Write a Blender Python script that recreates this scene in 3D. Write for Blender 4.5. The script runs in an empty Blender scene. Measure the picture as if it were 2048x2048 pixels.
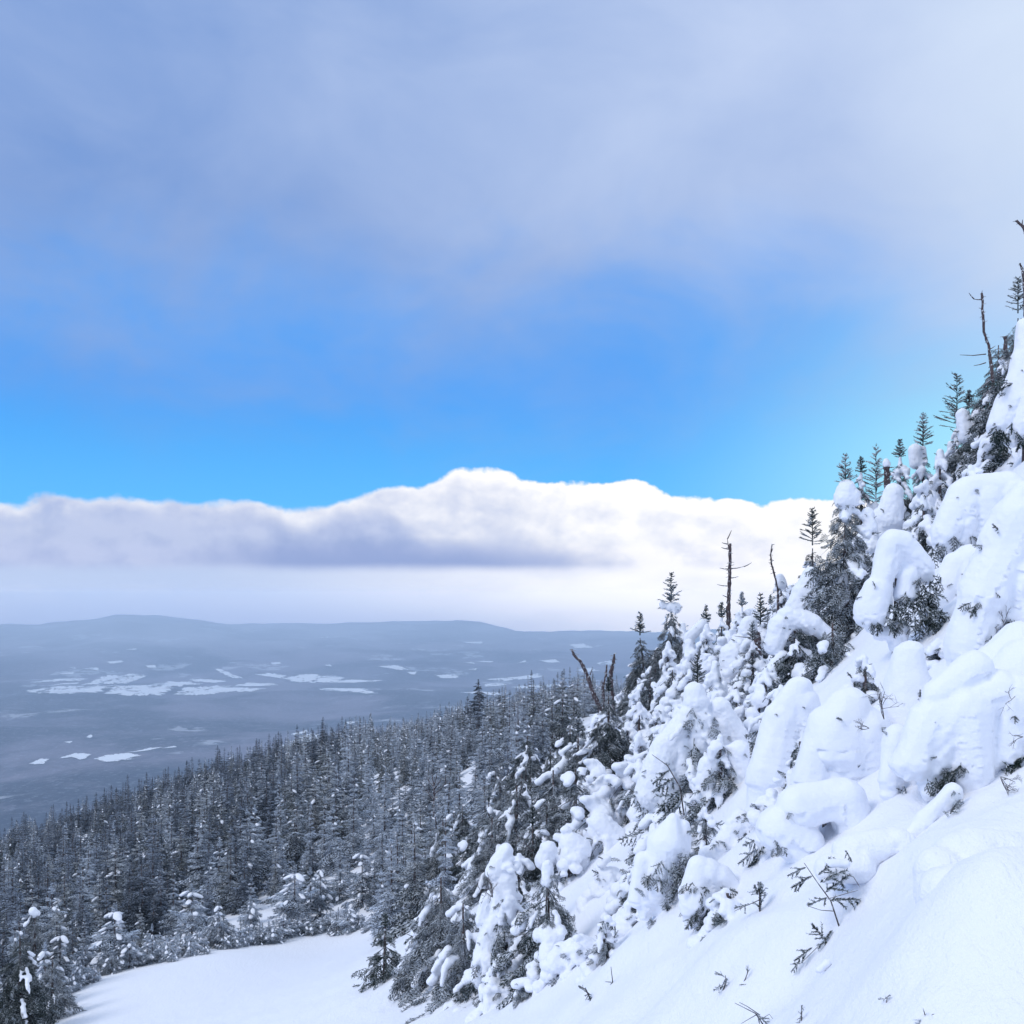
import bpy, math, random
import numpy as np
from mathutils import Vector, Matrix

rng = np.random.default_rng(7)
random.seed(7)
scene = bpy.context.scene
COL = scene.collection
F, CX, HY = 2196.0, 1024.0, 1190.0        # focal length, centre and horizon of the photograph in its pixels


def tag(o, label=None, cat=None, group=None, kind=None):
    if label: o['label'] = label
    if cat: o['category'] = cat
    if group: o['group'] = group
    if kind: o['kind'] = kind
    return o


def link(name, me, mat=None, parent=None):
    o = bpy.data.objects.new(name, me)
    COL.objects.link(o)
    if mat is not None and me is not None and not me.materials:
        me.materials.append(mat)
    if parent is not None:
        o.parent = parent
    return o


def empty(name, loc):
    o = bpy.data.objects.new(name, None)
    o.empty_display_size = 0.3
    COL.objects.link(o)
    o.location = loc
    return o


def mesh_np(name, V, Fc, smooth=True):
    """mesh from an (n,3) vertex array and an (m,k) face array (k = 3 or 4), or a list of such arrays"""
    V = np.ascontiguousarray(V, dtype=np.float32)
    fl = Fc if isinstance(Fc, list) else [Fc]
    fl = [np.asarray(f, dtype=np.int32) for f in fl if len(f)]
    loops = np.concatenate([f.ravel() for f in fl])
    sizes = np.concatenate([np.full(len(f), f.shape[1], dtype=np.int32) for f in fl])
    starts = np.concatenate([[0], np.cumsum(sizes)[:-1]]).astype(np.int32)
    me = bpy.data.meshes.new(name)
    me.vertices.add(len(V)); me.vertices.foreach_set('co', V.ravel())
    me.loops.add(len(loops)); me.loops.foreach_set('vertex_index', loops)
    me.polygons.add(len(sizes)); me.polygons.foreach_set('loop_start', starts)
    me.update(calc_edges=True)
    if smooth:
        me.polygons.foreach_set('use_smooth', np.ones(len(sizes), dtype=bool))
    return me


# ------------------------------------------------------------------ value noise
_tab = np.random.default_rng(3).random(65536).astype(np.float64)


def _h(ix, iy, iz):
    return _tab[(ix * 73856093 ^ iy * 19349663 ^ iz * 83492791) & 65535]


def noise3(p, scale=1.0, seed=0):
    q = np.asarray(p, dtype=np.float64) * scale + seed * 17.31
    i = np.floor(q).astype(np.int64); f = q - i
    f = f * f * (3 - 2 * f)
    r = 0
    for dx in (0, 1):
        wx = f[:, 0] if dx else 1 - f[:, 0]
        for dy in (0, 1):
            wy = f[:, 1] if dy else 1 - f[:, 1]
            for dz in (0, 1):
                wz = f[:, 2] if dz else 1 - f[:, 2]
                r = r + wx * wy * wz * _h(i[:, 0] + dx, i[:, 1] + dy, i[:, 2] + dz)
    return r * 2 - 1


def fbm(p, scale=1.0, octaves=4, seed=0):
    a, r = 1.0, 0
    for k in range(octaves):
        r = r + a * noise3(p, scale * 2 ** k, seed + k)
        a *= 0.5
    return r


def sstep(a, b, x):
    t = np.clip((x - a) / (b - a), 0, 1)
    return t * t * (3 - 2 * t)


# ------------------------------------------------------------------ terrain
GP = [  # ground seen at a pixel of the photograph, with its distance in metres
    (2048, 2048, 9), (1500, 2048, 13), (1050, 2048, 21), (1800, 1750, 13), (1500, 1750, 18), (1250, 1850, 23),
    (1650, 1600, 19), (1950, 1600, 14.5), (1900, 1330, 21), (1700, 1330, 28), (2048, 1030, 28), (1500, 1425, 36),
    (1300, 1530, 38), (1300, 1395, 62), (1150, 1500, 62), (1650, 1235, 46), (1900, 1025, 44), (2048, 850, 41),
    (1110, 1860, 27),
    (730, 1990, 32), (740, 1880, 62), (430, 1915, 58), (150, 1990, 52), (300, 2048, 42), (900, 2040, 26), (0, 2090, 44),
    (0, 1700, 230), (250, 1628, 225), (500, 1556, 215), (730, 1506, 200), (1000, 1452, 160), (1150, 1432, 120),
    (1300, 1410, 100), (1700, 1210, 90), (2048, 940, 80), (1300, 1450, 150), (1700, 1300, 150), (2048, 1080, 150),
    (-400, 1800, 220), (-300, 2080, 60), (2500, 700, 90), (2500, 1500, 12),
]
gx = np.array([[(p - CX) / F * d, d, (HY - q) / F * d] for p, q, d in GP] +
              [[0, 0, -2.9], [-8, 0, -5.5], [8, 0, -1.2], [-30, -30, -8], [30, -30, 4], [0, -40, 2], [-40, 20, -13], [40, 10, 14]])


def _U(r2):
    return 0.5 * r2 * np.log(r2 + 1e-9)


def tps_fit(P, Z, lam=0.02):
    n = len(P)
    K = _U(((P[:, None] - P[None]) ** 2).sum(-1)) + lam * np.eye(n)
    A = np.zeros((n + 3, n + 3)); A[:n, :n] = K; A[:n, n:] = np.c_[np.ones(n), P]; A[n:, :n] = A[:n, n:].T
    return np.linalg.solve(A, np.r_[Z, 0, 0, 0])


def warp(xy):           # compress distance so that near and far control points weigh alike
    r = np.hypot(xy[:, 0], xy[:, 1] + 6.0)[:, None]
    return xy / (r + 1e-6) * np.log1p(r / 12.0) * 4.0


W = tps_fit(warp(gx[:, :2]), gx[:, 2])
GW = warp(gx[:, :2])


def tps(xy):
    q = warp(xy)
    out = np.empty(len(q))
    for s in range(0, len(q), 40000):
        b = q[s:s + 40000]
        out[s:s + 40000] = _U(((b[:, None] - GW[None]) ** 2).sum(-1)) @ W[:-3] + W[-3] + b @ W[-2:]
    return out


CREST = np.array([[-.9, -.035], [-.5, -.031], [-.43, -.028], [-.36, -.0196], [-.32, -.022], [-.26, -.0275], [-.15, -.0255],
                  [-.03, -.0262], [.01, -.0335], [.06, -.034], [.3, -.034], [.9, -.03]])
R0 = 245.0
MOUNDS = [
    (1960, 1760, 10.2, .8, .35),  # drifts on the near slope: pixel, distance, width m, height m
    (1980, 1700, 10.5, 1.1, .45), (1560, 1640, 19, 1.6, .5), (1850, 1900, 10, .9, .25), (1400, 1900, 18, 1.5, .2), (1680, 1980, 11, .8, -.15),
    (1250, 1960, 20, 1.6, .25), (1700, 1800, 13, .7, -.2), (1450, 1780, 19.5, .8, -.3),
]


def ground(xy):
    xy = np.atleast_2d(np.asarray(xy, dtype=np.float64))
    r = np.hypot(xy[:, 0], xy[:, 1])
    k = np.minimum(1, R0 / np.maximum(r, 1e-6))
    z = tps(xy * k[:, None])
    p3 = np.c_[xy, np.zeros(len(xy))]
    near = 1 - sstep(30, 70, r)
    rough = sstep(-6, 4, xy[:, 0] - (xy[:, 1] - 30) * .02)       # the bank is lumpier than the groomed trail
    z = z + near * (0.05 + .17 * rough) * fbm(p3, .5, 3, 5) + near * rough * .16 * np.abs(noise3(p3, .33, 71)) + (1 - near) * .5 * fbm(p3, .06, 3, 9)
    z = z + .03 * near * fbm(p3, 1.9, 3, 21) - near * .012 * noise3(p3, 4.5, 61) - near * rough * .05 * np.clip(noise3(p3, 1.3, 88) - .45, 0, 1) * 2.0
    for px, py, d, w, h in MOUNDS:
        mx, my = (px - CX) / F * d, d
        z = z + h * np.exp(-((xy[:, 0] - mx) ** 2 + ((xy[:, 1] - my) * .8) ** 2) / (w * w))
    far = np.maximum(r - R0, 0)
    zs = z - .275 * far + 25 * sstep(100, 900, far) * fbm(p3, 1 / 400., 3, 33)
    # valley floor and the far hills
    u = np.tan(np.clip(np.arctan2(xy[:, 0], np.maximum(xy[:, 1], 1e-3)), -1.2, 1.2))
    cv = np.interp(u, CREST[:, 0], CREST[:, 1])
    zv = -600 + 38 * fbm(p3, 1 / 700., 4, 41) * sstep(2000, 4000, r)
    rise = sstep(7200, 12500, r) ** 1.4
    zv = zv + rise * (cv * np.maximum(xy[:, 1], 3000.) + 600) * np.where(xy[:, 1] > 0, 1, 0) + 60 * rise * fbm(p3, 1 / 1500., 4, 55) * (1 - sstep(11000, 12500, r))
    zv = zv - sstep(13000, 22000, r) * 500
    sm = 40.0
    zz = np.where(r > R0, np.logaddexp(zs / sm, zv / sm) * sm, zs)
    s = sstep(R0, R0 + 400, r)
    return zs * (1 - s) + zz * s


def gz(x, y):
    return float(ground([[x, y]])[0])


def gbatch(px, d):
    x = (np.asarray(px) - CX) / F * np.asarray(d)
    return ground(np.c_[x, d])


def hit(px, py, dmin=5.0, dmax=14000.0, n=900):
    """first point of the ground along the ray through a pixel"""
    ds = np.exp(np.linspace(math.log(dmin), math.log(dmax), n))
    u, v = (px - CX) / F, (HY - py) / F
    g = ground(np.c_[u * ds, ds])
    below = np.nonzero(g > v * ds)[0]
    i = below[0] if len(below) else n - 1
    if i == 0 or not len(below): return Vector((u * ds[i], ds[i], g[i]))
    a, b = ds[i - 1], ds[i]
    for _ in range(25):
        m = .5 * (a + b)
        if gz(u * m, m) > v * m: b = m
        else: a = m
    return Vector((u * b, b, gz(u * b, b)))


def P(px, py, d):
    return Vector(((px - CX) / F * d, d, (HY - py) / F * d))


# ------------------------------------------------------------------ materials
class NT:
    def __init__(self, tree): self.t = tree; self.l = tree.links
    def n(self, typ, **kw):
        nd = self.t.nodes.new(typ)
        ins = kw.pop('ins', {})
        for k, v in kw.items(): setattr(nd, k, v)
        for k, v in ins.items(): self.put(nd.inputs[k], v)
        return nd
    def put(self, sock, v):
        if hasattr(v, 'is_output'): self.l.new(v, sock)
        else: sock.default_value = v
    def m(self, op, a, b=0.0, c=0.0, clamp=False):
        nd = self.t.nodes.new('ShaderNodeMath'); nd.operation = op; nd.use_clamp = clamp
        for i, v in enumerate((a, b, c)): self.put(nd.inputs[i], v)
        return nd.outputs[0]
    def ss(self, a, b, x, lo=0.0, hi=1.0):
        nd = self.t.nodes.new('ShaderNodeMapRange'); nd.interpolation_type = 'SMOOTHSTEP'
        for k, v in (('Value', x), ('From Min', a), ('From Max', b), ('To Min', lo), ('To Max', hi)): self.put(nd.inputs[k], v)
        return nd.outputs[0]
    def mix(self, f, a, b, typ='MIX'):
        nd = self.t.nodes.new('ShaderNodeMix'); nd.data_type = 'RGBA'; nd.blend_type = typ
        self.put(nd.inputs[0], f)
        for s, v in ((nd.inputs[6], a), (nd.inputs[7], b)):
            if isinstance(v, tuple) and len(v) == 3: v = v + (1,)
            self.put(s, v)
        return nd.outputs[2]
    def noise(self, vec, scale, detail=4, rough=.55, dist=0.0):
        nd = self.n('ShaderNodeTexNoise'); self.put(nd.inputs['Vector'], vec)
        nd.inputs['Scale'].default_value = scale; nd.inputs['Detail'].default_value = detail
        nd.inputs['Roughness'].default_value = rough; nd.inputs['Distortion'].default_value = dist
        return nd.outputs['Fac']
    def comb(self, x, y, z):
        nd = self.n('ShaderNodeCombineXYZ')
        for i, v in enumerate((x, y, z)): self.put(nd.inputs[i], v)
        return nd.outputs[0]
    def curve(self, x, pts):
        nd = self.n('ShaderNodeFloatCurve'); c = nd.mapping.curves[0]
        c.points[0].location = pts[0]; c.points[1].location = pts[-1]
        for p in pts[1:-1]: c.points.new(*p)
        nd.mapping.update(); self.put(nd.inputs['Value'], x)
        return nd.outputs[0]


def new_mat(name):
    m = bpy.data.materials.new(name); m.use_nodes = True
    t = NT(m.node_tree); b = m.node_tree.nodes['Principled BSDF']
    return m, t, b


def mat_snow(name, bump=.25, col=(.87, .892, .96), ripple=0.0):
    m, t, b = new_mat(name)
    g = t.n('ShaderNodeNewGeometry').outputs['Position']
    n1 = t.noise(g, 1.1, 3); n2 = t.noise(g, 28., 3, .7)
    c = t.mix(n1, tuple(x * .96 for x in col), col)
    t.put(b.inputs['Base Color'], c)
    b.inputs['Roughness'].default_value = .75
    b.inputs['Specular IOR Level'].default_value = .25
    bp = t.n('ShaderNodeBump'); bp.inputs['Strength'].default_value = bump; bp.inputs['Distance'].default_value = .03
    mp = t.n('ShaderNodeMapping'); mp.inputs['Scale'].default_value = (5., 1.6, 3.); mp.inputs['Rotation'].default_value = (0, 0, .6); t.l.new(g, mp.inputs[0])
    h = t.m('ADD', t.m('ADD', t.m('MULTIPLY', n2, .5), t.noise(g, 7., 3)), t.m('MULTIPLY', t.noise(mp.outputs[0], 1.3, 3, .6, .6), ripple))
    t.put(bp.inputs['Height'], h); t.l.new(bp.outputs[0], b.inputs['Normal'])
    return m


def mat_foliage(name, green, frost=.5, lo=.05, hi=.75, nscale=3.0, rime=(.74, .80, .89)):
    m, t, b = new_mat(name)
    geo = t.n('ShaderNodeNewGeometry')
    sep = t.n('ShaderNodeSeparateXYZ'); t.l.new(geo.outputs['Normal'], sep.inputs[0])
    oi = t.n('ShaderNodeObjectInfo')
    n1 = t.noise(geo.outputs['Position'], nscale, 3, .6)
    n2 = t.noise(geo.outputs['Position'], nscale * 9, 2, .6)
    up = t.m('ADD', sep.outputs[2], t.m('MULTIPLY', t.m('SUBTRACT', n1, .5), 2.2))
    up = t.m('ADD', up, t.m('MULTIPLY', t.m('SUBTRACT', n2, .5), 1.0))
    f = t.m('MULTIPLY', t.ss(lo, hi, t.m('ADD', up, t.m('MULTIPLY', t.m('SUBTRACT', oi.outputs['Random'], .5), .7))), frost)
    g = t.mix(n2, tuple(x * .65 for x in green), tuple(x * 1.45 for x in green))
    g = t.mix(t.m('MULTIPLY', oi.outputs['Random'], .35), g, (.055, .05, .05))
    c = t.mix(f, g, rime)
    t.put(b.inputs['Base Color'], c)
    b.inputs['Roughness'].default_value = .8
    b.inputs['Specular IOR Level'].default_value = .15
    return m


def mat_bark(name, c0, c1, frost=.5, grain=14.):
    m, t, b = new_mat(name)
    geo = t.n('ShaderNodeNewGeometry')
    mp = t.n('ShaderNodeMapping'); mp.inputs['Scale'].default_value = (1, 1, .25); t.l.new(geo.outputs['Position'], mp.inputs[0])
    n1 = t.noise(mp.outputs[0], grain, 4, .65)
    n2 = t.noise(geo.outputs['Position'], 9., 3, .7)
    c = t.mix(t.ss(.3, .7, n1), c0, c1)
    sep = t.n('ShaderNodeSeparateXYZ'); t.l.new(geo.outputs['Normal'], sep.inputs[0])
    f = t.m('MAXIMUM', t.m('MULTIPLY', t.ss(.56, .66, n2), frost), t.ss(.55, .8, sep.outputs[2]))
    c = t.mix(f, c, (.8, .84, .9))
    t.put(b.inputs['Base Color'], c); b.inputs['Roughness'].default_value = .9
    bp = t.n('ShaderNodeBump'); bp.inputs['Strength'].default_value = .8; bp.inputs['Distance'].default_value = .03
    t.put(bp.inputs['Height'], n1); t.l.new(bp.outputs[0], b.inputs['Normal'])
    return m


def mat_valley():
    m, t, b = new_mat('valley_forest')
    p = t.n('ShaderNodeNewGeometry').outputs['Position']
    big = t.noise(p, 1 / 1100., 5, .6, .3)
    mid = t.noise(p, 1 / 200., 5, .7)
    fine = t.noise(p, 1 / 22., 4, .75)
    c = t.mix(t.ss(.42, .6, big), (.008, .015, .036), (.15, .135, .18))
    c = t.mix(t.m('MULTIPLY', t.ss(.5, .75, mid), .5), c, (.26, .235, .29))
    c = t.mix(t.m('MULTIPLY', t.ss(.5, .68, fine), .42), c, (.34, .37, .44))
    patch = t.m('MULTIPLY', t.ss(.60, .66, t.noise(p, 1 / 420., 3, .5)), t.ss(.45, .5, t.noise(p, 1 / 60., 2)))
    c = t.mix(t.m('MULTIPLY', patch, .4), c, (.8, .84, .9))
    zz = t.n('ShaderNodeSeparateXYZ'); t.l.new(p, zz.inputs[0])
    high = t.m('MULTIPLY', t.ss(-520., -300., t.m('ADD', zz.outputs[2], t.m('MULTIPLY', mid, 60.))), t.ss(.3, .7, big, .55, .85))
    c = t.mix(high, c, (.50, .54, .60))          # rime on the high woods, paled further to imitate mist over the crests
    t.put(b.inputs['Base Color'], c); b.inputs['Roughness'].default_value = 1.
    b.inputs['Specular IOR Level'].default_value = 0.
    bp = t.n('ShaderNodeBump'); bp.inputs['Strength'].default_value = .6; bp.inputs['Distance'].default_value = 12.
    t.put(bp.inputs['Height'], fine); t.l.new(bp.outputs[0], b.inputs['Normal'])
    return m


M_SNOW = mat_snow('packed_snow', .7, ripple=1.6)
M_LOAD = mat_snow('clinging_snow', .4)


def mat_field():
    m, t, b = new_mat('field_snow')
    mp = t.n('ShaderNodeMapping'); mp.inputs['Scale'].default_value = (1, .45, 1); mp.inputs['Rotation'].default_value = (0, 0, .5)
    t.l.new(t.n('ShaderNodeNewGeometry').outputs['Position'], mp.inputs[0])
    n1 = t.noise(mp.outputs[0], 1 / 150., 4, .6); n2 = t.noise(mp.outputs[0], 1 / 28., 3, .7)
    f = t.ss(.535, .60, t.m('ADD', t.m('MULTIPLY', n1, .6), t.m('MULTIPLY', n2, .4)))
    c = t.mix(f, (.9, .92, .96), (.05, .05, .07))
    t.put(b.inputs['Base Color'], c); b.inputs['Roughness'].default_value = .8
    return m


M_FIELD = mat_field()
M_NEEDLE = mat_foliage('frosted_needles', (.022, .034, .03), .8, -.1, .9, 2.2)
M_NEEDLE_NEAR = mat_foliage('dark_needles', (.013, .028, .022), .84, .0, .85, 5.0)
M_BARK = mat_bark('spruce_bark', (.05, .035, .035), (.11, .08, .075), .7)
M_DEAD = mat_bark('dead_wood', (.035, .022, .026), (.10, .07, .072), .75)
M_TWIG = mat_bark('bare_twigs', (.035, .026, .028), (.08, .06, .06), .35)
M_VALLEY = mat_valley()

# ------------------------------------------------------------------ camera, light, sky, air
cam = bpy.data.cameras.new('camera'); co = bpy.data.objects.new('camera', cam); COL.objects.link(co)
co.rotation_euler = (math.radians(90), 0, 0)
cam.sensor_width = 36; cam.lens = 36 * F / 2048
cam.shift_y = (HY - 1024) / 2048
cam.clip_start = .1; cam.clip_end = 120000
scene.camera = co

SUN_EL, SUN_AZ = math.radians(42), math.radians(-118)      # azimuth from the view direction, clockwise
sd = Vector((math.sin(SUN_AZ) * math.cos(SUN_EL), math.cos(SUN_AZ) * math.cos(SUN_EL), math.sin(SUN_EL)))
sun = bpy.data.lights.new('sun', 'SUN'); so = bpy.data.objects.new('sun', sun); COL.objects.link(so)
sun.energy = 1.25; sun.angle = math.radians(22); sun.color = (1, .965, .92)
so.rotation_euler = sd.to_track_quat('Z', 'Y').to_euler()
so.location = (-30, -20, 60)

wd = bpy.data.worlds.new('World'); scene.world = wd; wd.use_nodes = True
wt = NT(wd.node_tree); bg = wd.node_tree.nodes['Background']
STR = .1
bg.inputs['Strength'].default_value = STR


def K(c): return tuple(x / STR for x in c) + (1,)


sky = wt.n('ShaderNodeTexSky', sky_type='NISHITA', sun_disc=False, sun_elevation=SUN_EL, sun_rotation=SUN_AZ, altitude=1000)
sky.air_density = 1.0; sky.dust_density = .2; sky.ozone_density = 3.0
gen = wt.n('ShaderNodeTexCoord').outputs['Generated']
sp = wt.n('ShaderNodeSeparateXYZ'); wt.l.new(gen, sp.inputs[0])
X, Y, Z = sp.outputs
az = wt.m('ARCTAN2', X, Y)
hor = wt.m('SQRT', wt.m('ADD', wt.m('MULTIPLY', X, X), wt.m('MULTIPLY', Y, Y)))
el = wt.m('DIVIDE', Z, wt.m('MAXIMUM', hor, .02))
tt = wt.m('DIVIDE', wt.m('ADD', az, .6), 1.2, clamp=True)
right = wt.ss(-.42, .46, az)
wide = wt.m('MAXIMUM', right, wt.ss(.55, 1.3, wt.m('ABSOLUTE', az)))     # brighter cloud away from the view too
cyl = wt.comb(az, wt.m('MULTIPLY', el, 1.0), 0.0)
# clear band
blue = wt.mix(1.0, sky.outputs[0], (.42, .95, 1.42, 1), 'MULTIPLY')
grad = wt.mix(wt.ss(.06, .2, el), K((.11, .53, 1.05)), K((.065, .375, 1.0)))
blue = wt.mix(.86, blue, grad)
blue = wt.mix(wt.m('MULTIPLY', wt.ss(.08, .46, az), wt.ss(.34, .06, el)), blue, K((.46, .90, 1.0)))
# upper veil of stratus
flat = wt.comb(wt.m('MULTIPLY', az, 2.2), wt.m('MULTIPLY', el, 3.2), 3.0)
nv = wt.noise(flat, 1.9, 7, .58, .35)
nv2 = wt.noise(wt.comb(wt.m('MULTIPLY', az, 2.3), wt.m('MULTIPLY', el, 3.3), 8.0), 2.1, 6, .55, .3)
ve = wt.m('ADD', el, wt.m('MULTIPLY', wt.m('SUBTRACT', nv, .5), .34))
va = wt.ss(.11, .36, ve)
va = wt.m('MULTIPLY', va, wt.ss(.25, .7, wt.m('ADD', wt.m('MULTIPLY', nv2, .6), wt.m('MULTIPLY', el, 1.2)), .62, 1.0))
vl = wt.m('ADD', wt.m('ADD', wt.m('MULTIPLY', wide, .62), .10), wt.m('MULTIPLY', wt.m('SUBTRACT', nv2, .45), .75), clamp=True)
vl = wt.m('MULTIPLY', vl, wt.ss(.12, .5, el, .55, 1.0))
veil = wt.mix(vl, K((.205, .345, .69)), K((.63, .735, .96)))
veil = wt.mix(wt.m('MULTIPLY', wt.ss(.62, 1.4, el), .8), veil, K((.62, .74, .98)))
veil = wt.mix(wt.ss(.7, 1.5, wt.m('ABSOLUTE', az)), veil, K((.62, .74, .98)))
c = wt.mix(va, blue, veil)
glow = wt.m('MULTIPLY', wt.ss(.24, .50, az), wt.ss(.1, .3, el))
c = wt.mix(wt.m('MULTIPLY', glow, .55), c, K((.77, .88, 1.0)))
# cumulus bank: a bright back layer and a grey front layer
def prof(pts):
    q = [((math.atan((x - CX) / F) + .6) / 1.2, (HY - y) / F * math.cos(math.atan((x - CX) / F)) * 5) for x, y in pts]
    q = [(0.0, q[0][1])] + q + [(1.0, q[-1][1])]
    return wt.m('MULTIPLY', wt.curve(tt, q), .2)
bw = wt.noise(cyl, 21., 4, .5)
bw2 = wt.noise(cyl, 46., 6, .62)
lump = wt.m('ADD', wt.m('MULTIPLY', wt.m('SUBTRACT', bw, .5), .034), wt.m('MULTIPLY', wt.m('SUBTRACT', bw2, .5), .0065))
top1 = prof([(0, 992), (150, 990), (330, 1000), (560, 1004), (700, 996), (770, 978), (830, 962), (880, 956), (930, 938), (985, 932), (1040, 950), (1100, 962),
             (1180, 968), (1260, 954), (1310, 968), (1370, 992), (1460, 1000), (1580, 1000), (1700, 996), (1900, 985), (2048, 980)])
d1 = wt.m('SUBTRACT', wt.m('ADD', top1, lump), el)
soft = wt.m('ADD', .0032, wt.m('MULTIPLY', wt.ss(.05, -.2, az), .004))
a1 = wt.ss(0.0, soft, d1)
def relief(zc, sc, k, det=5):
    """billows: brighter where the cloud mass turns up and to the right, towards the light"""
    n0 = wt.noise(wt.comb(az, wt.m('MULTIPLY', el, 1.35), zc), sc, det, .55)
    n1 = wt.noise(wt.comb(wt.m('ADD', az, .012), wt.m('MULTIPLY', wt.m('ADD', el, .012), 1.35), zc), sc, det, .55)
    return wt.m('MULTIPLY', wt.m('SUBTRACT', n0, n1), k)
s1 = wt.m('ADD', wt.m('ADD', relief(4., 11., 3.0), relief(5., 27., 1.1)), wt.m('ADD', wt.ss(-.36, -.04, az), wt.m('MULTIPLY', wt.ss(-.06, .14, az), .55)))
s1 = wt.m('ADD', s1, wt.m('MULTIPLY', wt.m('SUBTRACT', wt.noise(wt.comb(az, wt.m('MULTIPLY', el, 1.6), 4.), 9., 4, .5), .5), .9))
b1 = wt.mix(wt.m('ADD', wt.m('MULTIPLY', s1, .60), wt.ss(.022, .0, d1, 0., .5), clamp=True), K((.46, .545, .80)), K((1.06, 1.05, 1.06)))
c = wt.mix(a1, c, b1)
top2 = prof([(0, 1030), (100, 1020), (220, 1000), (330, 1006), (450, 1012), (540, 1018), (600, 1040), (640, 1030), (700, 1005), (760, 1000), (820, 1040), (900, 1062), (990, 1050), (1060, 1052),
             (1130, 1085), (1250, 1110), (1400, 1105), (1550, 1100), (1800, 1110), (2048, 1110)])
lump2 = wt.m('MULTIPLY', wt.m('SUBTRACT', wt.noise(wt.comb(az, el, 7.), 19., 5, .55), .5), .026)
d2 = wt.m('SUBTRACT', wt.m('ADD', top2, lump2), el)
a2 = wt.m('MULTIPLY', wt.ss(-.002, .022, d2), wt.ss(.12, -.10, az, .10, .92))
dark = wt.ss(.075, .028, el)
lobe = wt.m('MULTIPLY', wt.ss(-.24, -.17, az), wt.ss(.0, -.13, az))
tone = wt.m('ADD', wt.m('ADD', wt.m('ADD', wt.m('MULTIPLY', dark, .3), relief(11., 15., -2.6)), wt.m('MULTIPLY', lobe, .55)), wt.m('MULTIPLY', wt.m('SUBTRACT', wt.noise(wt.comb(az, el, 1.), 11., 4, .5), .5), 1.0), clamp=True)
b2 = wt.mix(tone, K((.55, .62, .85)), K((.32, .41, .70)))
b2 = wt.mix(wt.ss(-.05, .3, az), b2, K((.72, .75, .93)))
c = wt.mix(a2, c, b2)
# flat cloud base and the mist below it
base = wt.m('ADD', .0262, wt.m('MULTIPLY', wt.m('SUBTRACT', wt.noise(cyl, 9., 4), .5), .006))
db = wt.m('SUBTRACT', el, base)
shade = wt.m('MULTIPLY', wt.m('MULTIPLY', wt.ss(.03, .002, db), wt.ss(-.010, .003, db)), wt.ss(-.34, -.16, az, .12, .95))
shade = wt.m('MULTIPLY', shade, wt.ss(.16, -.06, az, .10, 1.))
c = wt.mix(shade, c, K((.30, .39, .67)))
mist = wt.mix(wt.ss(-.30, .16, az), K((.50, .61, .85)), K((1.0, 1.0, 1.04)))
mist = wt.mix(wt.m('MULTIPLY', wt.ss(.4, .65, wt.noise(wt.comb(az, wt.m('MULTIPLY', el, 3.), 2.), 7., 4)), .35), mist, K((.60, .67, .86)))
mist = wt.mix(wt.m('MULTIPLY', wt.ss(.012, -.036, el), wt.ss(.2, -.1, az, .35, .8)), mist, K((.37, .475, .73)))
c = wt.mix(wt.ss(.004, -.009, db), c, mist)
# low sky is painted brighter to offset dimming by the haze volume
tr_ = wt.m('EXPONENT', wt.m('MULTIPLY', wt.m('MINIMUM', 15000., wt.m('DIVIDE', 40., wt.m('MAXIMUM', el, .0005))), -1.35e-4))
inv = wt.m('DIVIDE', 1.0, tr_)
def vm(op, a, b):
    nd = wt.n('ShaderNodeVectorMath', operation=op); wt.put(nd.inputs[0], a); wt.put(nd.inputs[1], b); return nd.outputs[0]
ic = wt.comb(inv, inv, inv); lm = wt.m('SUBTRACT', inv, 1.0)
low = vm('SUBTRACT', vm('MULTIPLY', c, ic), vm('MULTIPLY', wt.comb(lm, lm, lm), tuple(LEQ_ / STR for LEQ_ in (.29, .415, .64))))
c = wt.mix(wt.ss(.05, .04, el), c, vm('MAXIMUM', low, (.1, .1, .1)))
c = wt.mix(wt.ss(-.02, -.12, el), c, K((.62, .69, .82)))
wt.put(bg.inputs['Color'], c)

scene.view_settings.view_transform = 'Standard'
scene.view_settings.look = 'None'
scene.view_settings.exposure = 0.0
scene.view_settings.gamma = 1.0
scene.cycles.use_denoising = True
scene.cycles.volume_bounces = 4
scene.cycles.max_bounces = 8
scene.cycles.diffuse_bounces = 4
scene.cycles.caustics_reflective = False
scene.cycles.caustics_refractive = False

HAZE_D = 1.35e-4
hv = np.array([[x, y, z] for z in (-900, 40) for x, y in ((-15000, -15000), (15000, -15000), (15000, 15000), (-15000, 15000))], dtype=float)
hf = np.array([[3, 2, 1, 0], [4, 5, 6, 7], [0, 1, 5, 4], [1, 2, 6, 5], [2, 3, 7, 6], [3, 0, 4, 7]])
hm = bpy.data.materials.new('haze_air'); hm.use_nodes = True
hn = hm.node_tree; hn.nodes.clear()
ho = hn.nodes.new('ShaderNodeOutputMaterial'); hp = hn.nodes.new('ShaderNodeVolumePrincipled')
hp.inputs['Color'].default_value = (.66, .81, 1.0, 1); hp.inputs['Density'].default_value = HAZE_D; hp.inputs['Anisotropy'].default_value = 0.0
hn.links.new(hp.outputs[0], ho.inputs['Volume'])
tag(link('haze', mesh_np('haze', hv, hf, False), hm), 'pale blue haze filling the valley air', 'haze', kind='stuff')

# ------------------------------------------------------------------ ground sheets
def polar(radii, angs):
    R, A = np.meshgrid(radii, angs, indexing='ij')
    xy = np.c_[(R * np.sin(A)).ravel(), (R * np.cos(A)).ravel()]
    V = np.c_[xy, ground(xy)]
    n, k = R.shape
    i = np.arange(n - 1)[:, None] * k + np.arange(k - 1)[None]
    i = i.ravel()
    return V, np.c_[i, i + 1, i + k + 1, i + k][:, ::-1]


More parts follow.
